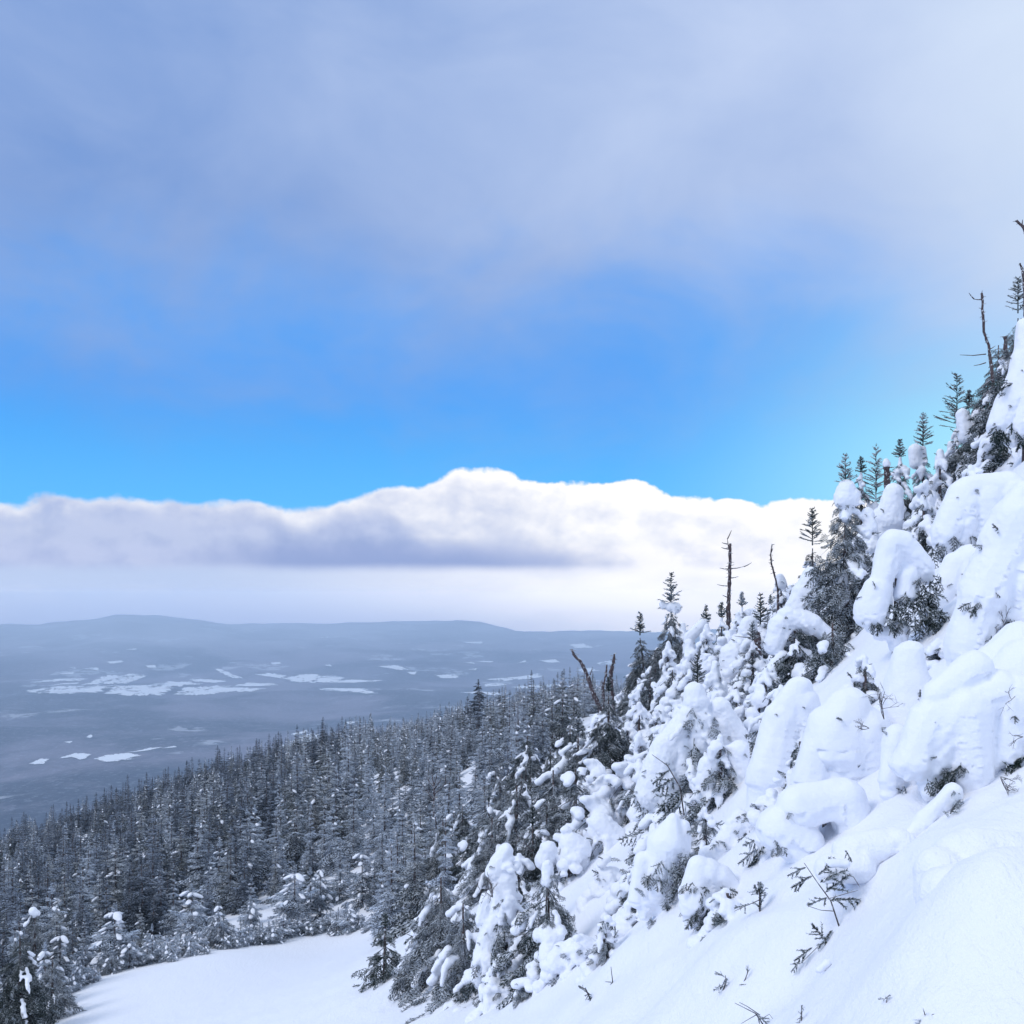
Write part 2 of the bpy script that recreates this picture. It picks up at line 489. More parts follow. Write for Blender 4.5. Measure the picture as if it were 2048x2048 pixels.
a_front = np.radians(np.linspace(-38, 38, 620))
a_back = np.radians(np.concatenate([np.linspace(38, 322, 160)]))
r_near = np.exp(np.linspace(math.log(1.2), math.log(420), 520))
r_far = np.exp(np.linspace(math.log(418), math.log(14800), 420))
def two(radii, k=1):
    V1, F1 = polar(radii, a_front[::k] if k > 1 else a_front)
    V2, F2 = polar(radii[::4] if False else radii, a_back)
    return np.r_[V1, V2], np.r_[F1, F2 + len(V1)]
Vn, Fn = two(r_near)
tag(link('snow_slope', mesh_np('snow_slope', Vn, Fn), M_SNOW), 'deep white snow covering the ski trail and the steep bank', 'snow', kind='structure')
Vf, Ff = two(r_far)
Vf[:, 2] -= .3 * (1 - sstep(418, 470, np.hypot(Vf[:, 0], Vf[:, 1])))
tag(link('valley', mesh_np('valley', Vf, Ff), M_VALLEY), 'wide wooded valley with blue grey hills behind', 'valley', kind='structure')

# ------------------------------------------------------------------ snowy fields on the valley floor
def field(pts, seed, jag=.08, n=44):
    """open snow field: outline in photograph pixels, laid on the valley ground with ragged wooded edges"""
    r = np.random.default_rng(seed)
    pts = np.array(pts, float)
    q = np.r_[pts, pts[:1]]
    seg = np.linalg.norm((q[1:] - q[:-1]) * [1, 4], axis=1); cum = np.r_[0, np.cumsum(seg)]
    s = np.linspace(0, cum[-1], n * 3, endpoint=False)
    out = np.c_[np.interp(s, cum, q[:, 0]), np.interp(s, cum, q[:, 1])]
    ctr = out.mean(0)
    w = 1 + .10 * np.convolve(np.r_[r.normal(size=4), r.normal(size=len(out))], np.ones(5) / 5, 'valid') * 1.6 - jag * (r.random(len(out)) > .6) * r.random(len(out)) * 3.2
    out = ctr + (out - ctr) * w[:, None]
    pix = out
    u, v = (pix[:, 0] - CX) / F, (HY - pix[:, 1]) / F
    ds = np.exp(np.linspace(math.log(2200), math.log(11500), 70))
    g = ground(np.c_[np.outer(u, ds).ravel(), np.tile(ds, len(u))]).reshape(len(u), -1) - v[:, None] * ds[None]
    b = np.argmax(g > 0, axis=1); b = np.where(b == 0, 50, b); ar = np.arange(len(u))
    g0, g1 = g[ar, b - 1], g[ar, b]
    d = ds[b - 1] + (ds[b] - ds[b - 1]) * np.clip(-g0 / (g1 - g0 + 1e-9), 0, 1)
    d = np.clip(d, np.percentile(d, 3), np.percentile(d, 97))
    o2 = np.c_[u * d, d]; c2 = o2.mean(0)
    xy = np.concatenate([c2 + (o2 - c2) * k for k in (1, .85, .6, .3)] + [c2[None]])
    V = np.c_[xy, ground(xy) + 4.0]
    m = len(out); fc = []
    for a in range(3):
        for k in range(m): fc.append((a * m + k, a * m + (k + 1) % m, (a + 1) * m + (k + 1) % m, (a + 1) * m + k))
    t3 = [(3 * m + k, 3 * m + (k + 1) % m, 4 * m) for k in range(m)]
    me = mesh_np('snow_field', V, [np.array(fc), np.array(t3)])
    if V[:, 0].size and np.cross(V[1, :2] - V[0, :2], V[m, :2] - V[0, :2]) < 0: me.flip_normals()
    tag(link('snow_field', me, M_FIELD), 'open snow covered field among the valley woods', 'field', kind='structure')


FIELDS = [
    [(52, 1384), (120, 1372), (205, 1376), (150, 1389)], [(58, 1386), (150, 1374), (230, 1371), (200, 1386), (130, 1390)],
    [(165, 1371), (215, 1350), (275, 1349), (240, 1369)], [(232, 1368), (278, 1349), (292, 1352), (252, 1370)],
    [(210, 1388), (235, 1373), (300, 1371), (345, 1372), (330, 1392), (260, 1393)], [(305, 1370), (335, 1364), (385, 1364), (400, 1370), (360, 1374)],
    [(345, 1391), (370, 1376), (430, 1373), (465, 1371), (440, 1388), (390, 1391)], [(418, 1384), (455, 1376), (530, 1378), (505, 1386)],
    [(470, 1373), (500, 1366), (560, 1371), (520, 1374)], [(60, 1366), (120, 1358), (180, 1356), (165, 1363)], [(90, 1372), (160, 1366), (160, 1369)],
    [(430, 1340), (440, 1338), (470, 1352), (487, 1358), (470, 1359), (448, 1350)], [(375, 1359), (395, 1358), (455, 1362), (440, 1366), (390, 1364)],
    [(510, 1350), (535, 1346), (575, 1352), (560, 1358)], [(560, 1358), (605, 1349), (690, 1354), (672, 1364), (605, 1366)], [(640, 1366), (690, 1360), (772, 1361), (720, 1366)],
    [(634, 1378), (690, 1375), (735, 1379), (758, 1391), (700, 1385), (650, 1382)], [(755, 1334), (790, 1331), (822, 1340), (800, 1341)], [(812, 1345), (835, 1345), (828, 1351)],
    [(540, 1327), (560, 1326), (562, 1329), (545, 1330)], [(648, 1332), (660, 1330), (665, 1334)], [(868, 1352), (910, 1348), (918, 1355), (885, 1357)], [(925, 1326), (944, 1324), (950, 1329)],
    [(951, 1323), (990, 1322), (980, 1327)], [(928, 1340), (955, 1338), (952, 1342)], [(970, 1359), (1030, 1356), (1080, 1347), (1090, 1352), (1060, 1359), (1000, 1364)],
    [(968, 1371), (1000, 1366), (1012, 1370), (1000, 1374), (970, 1375)], [(1018, 1375), (1070, 1371), (1130, 1369), (1110, 1374), (1050, 1378)], [(920, 1386), (960, 1384), (1010, 1388), (1000, 1393)],
    [(1032, 1326), (1050, 1320), (1056, 1326)], [(1078, 1322), (1110, 1320), (1120, 1325), (1095, 1326)], [(1140, 1289), (1165, 1288), (1190, 1296), (1150, 1297)], [(924, 1284), (964, 1282), (965, 1285), (940, 1286)],
    [(1195, 1326), (1222, 1322), (1230, 1330), (1200, 1332)], [(1150, 1340), (1180, 1336), (1200, 1342), (1170, 1347)], [(1140, 1362), (1170, 1358), (1200, 1364)],
    [(190, 1520), (210, 1512), (255, 1507), (282, 1512), (260, 1521), (215, 1528)], [(56, 1530), (80, 1520), (98, 1520), (85, 1530)], [(115, 1520), (150, 1508), (185, 1510), (165, 1522), (140, 1516)],
    [(126, 1487), (146, 1485), (140, 1489)], [(250, 1507), (300, 1497), (330, 1496), (290, 1504)], [(172, 1475), (182, 1470), (186, 1474), (178, 1480)], [(688, 1448), (712, 1443), (725, 1444), (700, 1451)],
    [(580, 1485), (625, 1466), (650, 1476), (630, 1488)], [(540, 1497), (590, 1486), (600, 1490), (560, 1500)], [(580, 1470), (612, 1462), (616, 1465), (590, 1473)], [(320, 1500), (350, 1493), (355, 1496)],
    [(137, 1338), (150, 1333), (152, 1340)], [(165, 1339), (195, 1335), (200, 1343)], [(212, 1326), (245, 1322), (248, 1326), (225, 1329)], [(290, 1332), (312, 1331), (313, 1336), (296, 1336)], [(115, 1349), (150, 1345), (145, 1350)],
    [(250, 1300), (272, 1297), (275, 1301)], [(635, 1275), (655, 1272), (662, 1276)],
]
for i_, f_ in enumerate(FIELDS): field(f_, 100 + i_)


# wind drifts standing up from the near slope
def drift(label, d, balls_px):
    k = d / F; c = P(balls_px[0][0], balls_px[0][1], d); B = []
    for x0, y0, r0, x1, y1, r1, dz in balls_px:
        B += capsule(np.array(P(x0, y0, d + dz)) - np.array(c), np.array(P(x1, y1, d + dz)) - np.array(c), r0 * k, r1 * k, .9)
    o = link('snow_drift', snow_mesh(B, .03, 14, .22, 4), M_SNOW); o.location = c
    tag(o, label, 'snow drift', kind='structure')

# ------------------------------------------------------------------ building blocks of trees
def norm(a):
    return a / np.maximum(np.linalg.norm(a, axis=-1, keepdims=True), 1e-9)


def frames(D):
    D = norm(D)
    up = np.where(np.abs(D[:, 2:3]) > .95, np.array([[1., 0, 0]]), np.array([[0, 0, 1.]]))
    S = norm(np.cross(D, up)); U = np.cross(S, D)
    return S, U


def spikes(A, B, ra, sides=3, mid=.0):
    """tapered tri-cones from A to B; returns V, F(tri)"""
    n = len(A); S, U = frames(B - A)
    th = np.arange(sides) * 2 * math.pi / sides + math.pi / 2
    ring = (S[:, None] * np.cos(th)[None, :, None] + U[:, None] * np.sin(th)[None, :, None]) * np.reshape(ra, (-1, 1, 1))
    V = np.concatenate([A[:, None] + ring, B[:, None]], axis=1)
    k = sides + 1
    base = np.arange(n)[:, None] * k
    Fc = np.concatenate([np.stack([base[:, 0] + j, base[:, 0] + (j + 1) % sides, base[:, 0] + sides], 1) for j in range(sides)])
    return V.reshape(-1, 3), Fc


def strands(A, B, r, blades=0, rg=rng, bl=.12):
    """needle-clad twigs: a fat spindle each, with a few needle blades standing off it"""
    M = A + (B - A) * .35
    V1, F1 = spikes(M, A - (B - A) * .05, r)
    V2, F2 = spikes(M, B, r)
    F1 = F1[:, ::-1]
    V = [V1, V2]; Fs = [F1, F2 + len(V1)]; off = len(V1) + len(V2)
    if blades:
        n = len(A); L = np.linalg.norm(B - A, axis=1)
        S, U = frames(B - A)
        t = rg.random((n, blades)) * .95 + .05; th = rg.random((n, blades)) * 2 * math.pi
        base = A[:, None] + (B - A)[:, None] * t[..., None]
        out = S[:, None] * np.cos(th)[..., None] + U[:, None] * np.sin(th)[..., None]
        fw = norm(B - A)[:, None]
        ln = np.reshape(r, (-1, 1, 1)) * (2.0 + 1.3 * rg.random((n, blades, 1)))
        tip = base + (out * .8 + fw * .75) * ln
        w = fw * ln * .22
        p = np.stack([base - w, base + w, tip], axis=2).reshape(-1, 3)
        V.append(p); Fs.append(np.arange(len(p)).reshape(-1, 3) + off)
    return np.concatenate(V), np.concatenate(Fs)


def spray_proto(rg, sec=11, ter=4, r=.02, blades=3, droop=.25, wild=0.0):
    """one flat spruce bough of length 1 along +Y, side twigs in the X-Y plane, drooping towards -Z"""
    A, B, R = [], [], []
    def pt(s): return np.array([0, s, .10 * s - droop * s * s])
    ks = np.linspace(0, 1, 6)
    for a, b in zip(ks[:-1], ks[1:]):
        A.append(pt(a)); B.append(pt(b + .06)); R.append(r * 1.1)
    for k in range(sec * 2):
        s = .12 + .86 * (k // 2 + .5 * (k % 2)) / sec
        sg = 1 if k % 2 else -1
        if rg.random() < .35 * wild: continue
        L = (.52 * (1 - s) + .13) * (.75 + .5 * rg.random() + wild * rg.uniform(-.35, .5))
        d = norm(wild * rg.normal(size=3) * [.3, .3, .45] + np.array([sg * (.85 + .2 * rg.random()), .75, -.18 - .35 * rg.random() * (1 - s) + .1 * rg.normal()]))
        a = pt(s); b = a + d * L; b[2] -= .18 * L
        A.append(a); B.append(b); R.append(r)
        m = max(1, int(ter * L / .35)) if ter > .3 else 0
        for j in range(m * 2):
            q = .25 + .7 * (j + .5) / (m * 2)
            g2 = 1 if j % 2 else -1
            l2 = L * (.42 * (1 - q) + .14) * (.8 + .4 * rg.random())
            side = np.array([d[1] * sg, -d[0] * sg, 0]) * g2 * sg
            d2 = norm(d * .8 + side * .75 + np.array([0, 0, -.25 - .25 * rg.random()]))
            a2 = a + (b - a) * q
            A.append(a2); B.append(a2 + d2 * l2); R.append(r * .8)
    A, B, R = np.array(A), np.array(B), np.array(R)
    return strands(A, B, R, blades, rg)


_r = np.random.default_rng(11)
SPRAY_NEAR = [spray_proto(_r, 9, 2.6, .021, 7, d) for d in (.15, .3, .5, .35)]
SPRAY_TUFT = [spray_proto(_r, 5, 1.0, .034, 6, d) for d in (.1, .3, .5, .7)]
SPRAY_SPRIG = [spray_proto(_r, 4, 0, .040, 34, d, 1.0) for d in (.05, .25, .45, .2)]
SPRAY_MID = [spray_proto(_r, 8, 2, .026, 2, d) for d in (.15, .3, .4)]
SPRAY_FAR = [spray_proto(_r, 6, 1, .04, 2, d) for d in (.15, .3)]


class Geo:
    def __init__(self): self.V = []; self.F = []; self.n = 0
    def add(self, V, Fc):
        if len(V): self.V.append(V); self.F.append(np.asarray(Fc) + self.n); self.n += len(V)
    def mesh(self, name, smooth=True):
        if not self.V: return None
        V = np.concatenate(self.V)
        sizes = {}
        for f in self.F: sizes.setdefault(f.shape[1], []).append(f)
        return mesh_np(name, V, [np.concatenate(v) for v in sizes.values()], smooth)


def add_spray(g, proto, o, d, L, up=(0, 0, 1), flat=1.0):
    d = Vector(d).normalized(); up = Vector(up)
    s = d.cross(up)
    if s.length < 1e-3: s = Vector((1, 0, 0))
    s.normalize(); u = s.cross(d)
    M = np.array([s * L * flat, d * L, u * L])
    g.add(proto[0] @ M + np.array(o), proto[1])


def add_tube(g, pts, rad, sides=6, cap=True):
    pts = np.array([tuple(p) for p in pts], float); n = len(pts)
    T = np.gradient(pts, axis=0); S, U = frames(T)
    th = np.arange(sides) * 2 * math.pi / sides
    rad = np.broadcast_to(np.asarray(rad, float), (n,))
    V = pts[:, None] + (S[:, None] * np.cos(th)[None, :, None] + U[:, None] * np.sin(th)[None, :, None]) * rad[:, None, None]
    i = (np.arange(n - 1)[:, None] * sides + np.arange(sides)[None]).ravel()
    j = (np.arange(n - 1)[:, None] * sides + (np.arange(sides)[None] + 1) % sides).ravel()
    g.add(V.reshape(-1, 3), np.c_[i, j, j + sides, i + sides])
    if cap:
        g.add(np.r_[V[-1], pts[-1:]], np.array([[k, (k + 1) % sides, sides] for k in range(sides)]))


def leader(g, rg, base, H, lean=(0, 0), r=.02, whorls=6, spread=.28):
    """the bare, frosted top of a young spruce: stem with whorls of short upswept arms"""
    b = np.array(base, float); top = b + np.array([lean[0], lean[1], H])
    ks = np.linspace(0, 1, 5)[:, None]
    add_tube(g, b + (top - b) * ks, np.linspace(r * 1.3, r * .5, 5), 5)
    A, B, R = [], [], []
    for w in range(whorls):
        t = 1 - ((w + .45) / whorls) ** 1.05 * .97
        n = rg.integers(5, 9); ph = rg.random() * 6.28
        for k in range(n):
            a = ph + k * 2 * math.pi / n + rg.normal() * .25
            L = H * spread * (.22 + (1 - t) * .95) * (.6 + .7 * rg.random())
            up = .35 + .3 * t + .2 * rg.normal()
            o = b + (top - b) * (t + .03 * rg.normal())
            d = norm(np.array([math.cos(a), math.sin(a), up]))
            A.append(o); B.append(o + d * L); R.append(r * 1.0)
            for j in range(int(2 + L / (H * .04))):
                q = .3 + .6 * rg.random(); sg = 1 if j % 2 else -1
                sd_ = np.array([-d[1], d[0], 0]) * sg
                l2 = L * .45 * (1 - q * .6)
                A.append(o + d * L * q); B.append(o + d * L * q + norm(d + sd_ * .8 + np.array([0, 0, -.1])) * l2); R.append(r * .8)
    g.add(*strands(np.array(A), np.array(B), np.array(R), 3, rg))


# icosphere for the snow masses
def _ico(sub):
    import bmesh
    bm = bmesh.new(); bmesh.ops.create_icosphere(bm, subdivisions=sub, radius=1)
    V = np.array([v.co[:] for v in bm.verts]); bm.faces.ensure_lookup_table()
    Fc = np.array([[v.index for v in f.verts] for f in bm.faces]); bm.free()
    return V, Fc


ICO1, ICO2 = _ico(2), _ico(3)


def snow_mesh(balls, vox, smooth=8, lump=.35, seed=0, name='snow_load', soft=False):
    """fuse overlapping balls (x, y, z, rx, ry, rz) into one smooth snow mass"""
    g = Geo()
    for b in balls:
        b = np.asarray(b, float)
        g.add(ICO1[0] * b[3:6] + b[:3], ICO1[1])
    me = g.mesh('tmp')
    o = bpy.data.objects.new('tmp', me); COL.objects.link(o)
    m = o.modifiers.new('r', 'REMESH'); m.mode = 'VOXEL'; m.voxel_size = vox; m.use_smooth_shade = True
    s = o.modifiers.new('s', 'SMOOTH'); s.factor = .5; s.iterations = smooth
    dg = bpy.context.evaluated_depsgraph_get(); dg.update()
    out = bpy.data.meshes.new_from_object(o.evaluated_get(dg), preserve_all_data_layers=False, depsgraph=dg)
    bpy.data.objects.remove(o); bpy.data.meshes.remove(me)
    out.name = name
    n = len(out.vertices)
    if n:
        co_ = np.empty(n * 3, np.float32); out.vertices.foreach_get('co', co_); co_ = co_.reshape(-1, 3).astype(float)
        no = np.empty(n * 3, np.float32); out.vertex_normals.foreach_get('vector', no); no = no.reshape(-1, 3)
        rm = np.median([b[3] for b in balls])
        am = (.6, .16, .03) if soft else (.45, .34, .2)
        dsp = lump * rm * (am[0] * noise3(co_, .45 / rm, seed) + am[1] * noise3(co_, 1.1 / rm, seed + 5) + am[2] * noise3(co_, 2.6 / rm, seed + 7)) + .10 * vox * noise3(co_, .25 / vox, seed + 9)
        # ragged lower rims
        dsp = dsp + (no[:, 2] < -.1) * .34 * rm * lump * noise3(co_, 2.6 / rm, seed + 3) + (.006 if soft else .009) * noise3(co_, 7., seed + 13) + .003 * noise3(co_, 19., seed + 14)
        co_ = co_ + no * dsp[:, None]
        out.vertices.foreach_set('co', co_.astype(np.float32).ravel()); out.update()
        out.polygons.foreach_set('use_smooth', np.ones(len(out.polygons), dtype=bool))
    return out


def split_islands(me, keep=10, least=70):
    """a snow mass that fell into separate clumps becomes one mesh per clump"""
    n = len(me.vertices)
    if n == 0: return []
    e = np.empty(len(me.edges) * 2, np.int32); me.edges.foreach_get('vertices', e); e = e.reshape(-1, 2)
    lab = np.arange(n)
    while True:
        m = np.minimum(lab[e[:, 0]], lab[e[:, 1]]); new = lab.copy()
        np.minimum.at(new, e[:, 0], m); np.minimum.at(new, e[:, 1], m)
        new = new[new]
        if (new == lab).all(): break
        lab = new
    ids, cnt = np.unique(lab, return_counts=True)
    if len(ids) == 1: return [me]
    V = np.empty(n * 3, np.float32); me.vertices.foreach_get('co', V); V = V.reshape(-1, 3)
    st = np.empty(len(me.polygons), np.int32); me.polygons.foreach_get('loop_start', st)
    tot = np.empty(len(me.polygons), np.int32); me.polygons.foreach_get('loop_total', tot)
    lv = np.empty(len(me.loops), np.int32); me.loops.foreach_get('vertex_index', lv)
    out = []
    for i in ids[np.argsort(-cnt)][:keep]:
        if cnt[ids == i][0] < least and out: continue
        idx = np.nonzero(lab == i)[0]; remap = np.full(n, -1); remap[idx] = np.arange(len(idx))
        fs = []
        for k in (3, 4):
            q = st[(tot == k)]
            if len(q):
                f = lv[q[:, None] + np.arange(k)[None]]; f = f[lab[f[:, 0]] == i]
                if len(f): fs.append(remap[f])
        if fs: out.append(mesh_np('snow_load', V[idx], fs))
    bpy.data.meshes.remove(me)
    return out


def link_snow(me, o):
    for m in split_islands(me): link('snow_load', m, M_LOAD, o)


def capsule(a, b, ra, rb, fl=1.0):
    a, b = np.asarray(a, float), np.asarray(b, float)
    L = np.linalg.norm(b - a); n = max(2, int(L / (.3 * min(ra, rb)) + 1))
    out = []
    for t in np.linspace(0, 1, n):
        r = ra + (rb - ra) * t
        out.append([*(a + (b - a) * t), r, r, r * fl])
    return out


# ------------------------------------------------------------------ snow laden spruces of the bank
def laden_spruce(label, px, top, d, wpx, load=.7, tip=0, lean=0, seed=1, blobs=(), base=None, fol=1.0, lobes=1.0, sprays=(), noauto=False,
                 name='snow_laden_spruce', group='snow laden spruces on the bank', rs=1.0):
    """px, top: pixel of its highest snow; d: distance; wpx: width in pixels at the foot; tip: pixels of bare leader above the snow;
    blobs: extra snow masses (x0, y0, r0, x1, y1, r1[, depth offset in m]) in pixels; sprays: boughs (x, y, dx, dy, length px)"""
    rg = np.random.default_rng(seed * 77 + 5)
    k = d / F
    topP = P(px, top, d)
    gzb = gz(topP.x, d) if base is None else P(px, base, d).z
    H = max(topP.z - gzb, .5)
    o = empty(name, (topP.x, d, gzb - .1)); tag(o, label, 'spruce', group)
    O = np.array([topP.x, d, gzb - .1])
    W = wpx * k / 2
    tr = Geo(); cr = Geo()
    lx = lean * k
    pts = [(lx * t * t - lx, 0, (H * (.72 if noauto else .93)) * t) for t in np.linspace(0, 1, 7)]
    add_tube(tr, pts, np.linspace(.045 + .02 * H, .02, 7), 7)
    proto = SPRAY_NEAR if d < 34 else SPRAY_MID
    balls = []
    if not noauto:
        gap = .40 if load < .6 else .46
        nl = max(4, int(H * .92 / gap))
        for i in range(nl):
            t = (i + .35 * rg.random()) / nl
            z = .10 * H + t * H * .86
            R = W * (1.02 - .86 * t ** .85) * (.9 + .2 * rg.random())
            nb = 4 + int(2.6 * (1 - t) + rg.random())
            ph = rg.random() * 6.28
            for j in range(nb):
                a = ph + j * 2 * math.pi / nb + .3 * rg.normal()
                Rj = max(R * (.75 + .5 * rg.random()), .14)
                dr = .45 + .55 * load + .18 * rg.normal()
                ca, sa = math.cos(a), math.sin(a)
                cx = lx * (z / H) ** 2 - lx
                zj = z + .3 * gap * rg.normal()
                st = np.array([cx + ca * .05 * Rj, sa * .05 * Rj, zj])
                en = np.array([cx + ca * Rj, sa * Rj, zj - dr * Rj])
                side = np.array([-sa, ca, 0])
                if rg.random() < (.62 + .38 * load) * lobes:
                    r = rs * (.095 + .085 * load) * (.5 + 1.15 * rg.random() ** 1.5) * (1.0 - .3 * t)
                    r = min(r, .34 * Rj + .04)
                    f0 = .62 - .5 * load * rg.random(); nbb = max(2, int((1 - f0) * Rj / (r * .75)) + 1)
                    for q, f in enumerate(np.linspace(f0, 1.0, nbb)):
                        rq = r * rg.uniform(.75, 1.12) * (.75 + .25 * math.sin(math.pi * (.2 + .6 * q / max(nbb - 1, 1))))
                        c_ = st + (en - st) * f; c_[2] += -.22 * Rj * max(f - .5, 0) + rq * .75
                        balls.append([*(c_ + side * rg.normal() * rq * .3), rq * 1.15, rq * 1.15, rq * rg.uniform(.72, .95)])
                        if load > .45 and rg.random() < .55 * load:
                            balls.append([*(c_ + side * rq * rg.choice([-1, 1]) * rg.uniform(.7, 1.2) - [0, 0, rq * .5]), rq * .8, rq * .8, rq * .8])
                    if rg.random() < .75 * load:
                        c_ = en + [0, 0, -.11 * Rj + r * .4]
                        balls += capsule(c_, c_ + np.array([ca * .5, sa * .5, -1.5]) * r * rg.uniform(.6, 1.7), r * .85, r * .5)
        # the needled boughs, in closer tiers than the cushions that lie on them
        nf = max(6, int(H / .21))
        for i in range(nf):
            t = (i + rg.random()) / nf
            z = .04 * H + t * H * .90
            R = W * (1.0 - .84 * t ** 1.1) * (.85 + .3 * rg.random())
            nb = int((3.2 + 2.6 * (1 - t)) * min(fol, 1.6) * (1.1 - .35 * load) + rg.random()); ph = rg.random() * 6.28
            for j in range(nb):
                a = ph + j * 2 * math.pi / max(nb, 1) + .35 * rg.normal(); ca, sa = math.cos(a), math.sin(a)
                Rj = max(R * (.7 + .5 * rg.random()), .15); cx = lx * (z / H) ** 2 - lx
                A_ = np.array([cx, 0, z - .08]); dd = np.array([ca * Rj, sa * Rj, -(.5 + .5 * load + .2 * rg.normal()) * Rj]); Ld = np.linalg.norm(dd)
                cr.add(*spikes(A_[None], (A_ + dd)[None], np.array([.01 + .01 * Ld])))
                for q in range(2 + int(1.6 * rg.random() + 1.0 * Ld)):
                    f = rg.uniform(.2, .95); ro = rg.normal() * .7
                    v = dd / Ld * .8 + rg.normal(size=3) * [.45, .45, .25] + [0, 0, -.25]
                    add_spray(cr, (SPRAY_TUFT if d < 40 or q else proto)[rg.integers(3)], A_ + dd * f, v, min(.7, max(Ld * rg.uniform(.38, .62), .2)), up=(math.sin(ro) * -sa, math.sin(ro) * ca, math.cos(ro)), flat=.85)
        if load >= .45: balls += capsule([0 - .0 * lx, 0, H * .80], [0, 0, H - .12 * W], max(.20 * W * load, .05), max(.15 * W * load, .05))
    for b in blobs:
        off = b[6] if len(b) > 6 else 0.0
        p0 = np.array(P(b[0], b[1], d + off)) - O; p1 = np.array(P(b[3], b[4], d + off)) - O
        balls += capsule(p0, p1, b[2] * k, b[5] * k)
    for s in sprays:
        p0 = np.array(P(s[0], s[1], d)) - O; q = s[5] if len(s) > 5 else -.35
        p0[1] += q * .8
        for e in range(6):
            add_spray(cr, (SPRAY_TUFT if e % 2 else SPRAY_SPRIG)[rg.integers(3)], p0 + rg.normal(size=3) * [1, .5, .7] * s[4] * k * .26,
                      (s[2] + .45 * rg.normal(), .35 * q + .3 * rg.normal(), -s[3] + .35 * rg.normal()), s[4] * k * rg.uniform(.4, .85), up=(.4 * rg.normal(), -.7, .7), flat=.8)
    if tip:
        leader(cr, rg, (0, 0, H - .15), tip * k + .15, (0, 0), max(.014, 1.15 * k), 6 + int(tip / 22), .34)
    sm_ = None
    if balls:
        sm_ = snow_mesh(balls, max(.02, 2.2 * k), 7 if not noauto else 20, .42, seed, soft=noauto)
        nv_ = len(sm_.vertices)
        vc = np.empty(nv_ * 3, np.float32); sm_.vertices.foreach_get('co', vc); vc = vc.reshape(-1, 3)
        vn = np.empty(nv_ * 3, np.float32); sm_.vertex_normals.foreach_get('vector', vn); vn = vn.reshape(-1, 3)
        side_ = np.nonzero((vn[:, 2] < .45) & (vn[:, 1] < .3) & (vc[:, 2] > .1))[0]
        if len(side_):
            for i in rg.choice(side_, min(len(side_), int((4 if noauto else 10) + (5 if noauto else 12) * H * W * .25))):
                n_ = vn[i]; l_ = rg.uniform(.09, .26)
                add_spray(cr, (SPRAY_TUFT if rg.random() < .6 else SPRAY_SPRIG)[rg.integers(3)], vc[i] - n_ * l_ * .3, n_ * .8 + rg.normal(size=3) * .35 + [0, 0, -.35 if n_[2] < .1 else .1], l_, up=(rg.normal() * .5, -.4, .8), flat=.8)
    link('trunk', tr.mesh('trunk'), M_BARK, o)
    if cr.V: link('crown', cr.mesh('crown'), M_NEEDLE_NEAR if d < 40 else M_NEEDLE, o)
    if sm_: link_snow(sm_, o)
    return o


# ------------------------------------------------------------------ forest spruces (kinds to copy)
def forest_kind(seed, H, W, clumps, frost_mat, dens=1.0, bushy=False):
    rg = np.random.default_rng(seed)
    tr, cr, sn = Geo(), Geo(), Geo()
    bend = rg.normal(size=2) * .012 * H
    def ax(z): return np.array([bend[0] * (z / H) ** 2, bend[1] * (z / H) ** 2, z])
    add_tube(tr, [ax(z) for z in np.linspace(-.6, H * .97, 8)], np.linspace(.03 + .013 * H, .012, 8), 6)
    nl = int((H / .36) * dens)
    for i in range(nl):
        t = (i + rg.random() * .6) / nl
        z = H * (.06 + .92 * t) if not bushy else H * (.02 + .95 * t)
        sh = (1 - t) ** .8 if not bushy else (1 - t) ** .55
        R = W * (.08 + .92 * sh) * (.8 + .4 * rg.random())
        nb = 4 + int(3 * (1 - t)); ph = rg.random() * 6.28
        for j in range(nb):
            a = ph + j * 2 * math.pi / nb + .4 * rg.normal()
            Rj = R * (.6 + .6 * rg.random())
            el = -.10 - .45 * (1 - t) + .22 * rg.normal() + .35 * t
            o_ = ax(z); dd = np.array([math.cos(a), math.sin(a), el])
            add_spray(cr, SPRAY_FAR[rg.integers(2)] if H > 3.5 else SPRAY_MID[rg.integers(3)], o_, dd, Rj * 1.12)
            if rg.random() < clumps * (.6 + .5 * (1 - t)):
                c = o_ + norm(dd) * Rj * (.5 + .5 * rg.random()); r = ((.045 + .11 * rg.random() ** 2.5) if not bushy else (.04 + .09 * rg.random() ** 1.7)) * (.55 + .45 * min(W, 1.4)); ya = math.atan2(dd[1], dd[0])
                q = ICO2[0] if bushy else ICO1[0]; fq = ICO2[1] if bushy else ICO1[1]
                w = q * (1 + .22 * noise3(q, 1.4, int(rg.integers(999))))[:, None]
                w = w * [r * (1.1 + 1.0 * rg.random()), r * (.8 + .4 * rg.random()), r * .7]
                w = np.c_[w[:, 0] * math.cos(ya) - w[:, 1] * math.sin(ya), w[:, 0] * math.sin(ya) + w[:, 1] * math.cos(ya), w[:, 2] - .55 * (w[:, 0] * 1.0)]
                sn.add(w + c + [0, 0, r * .25], fq)
    leader(cr, rg, ax(H * .93), H * .07 + .25, (0, 0), .02, 4, .3)
    return tr.mesh('trunk'), cr.mesh('crown'), (sn.mesh('snow_load') if sn.V else None), frost_mat

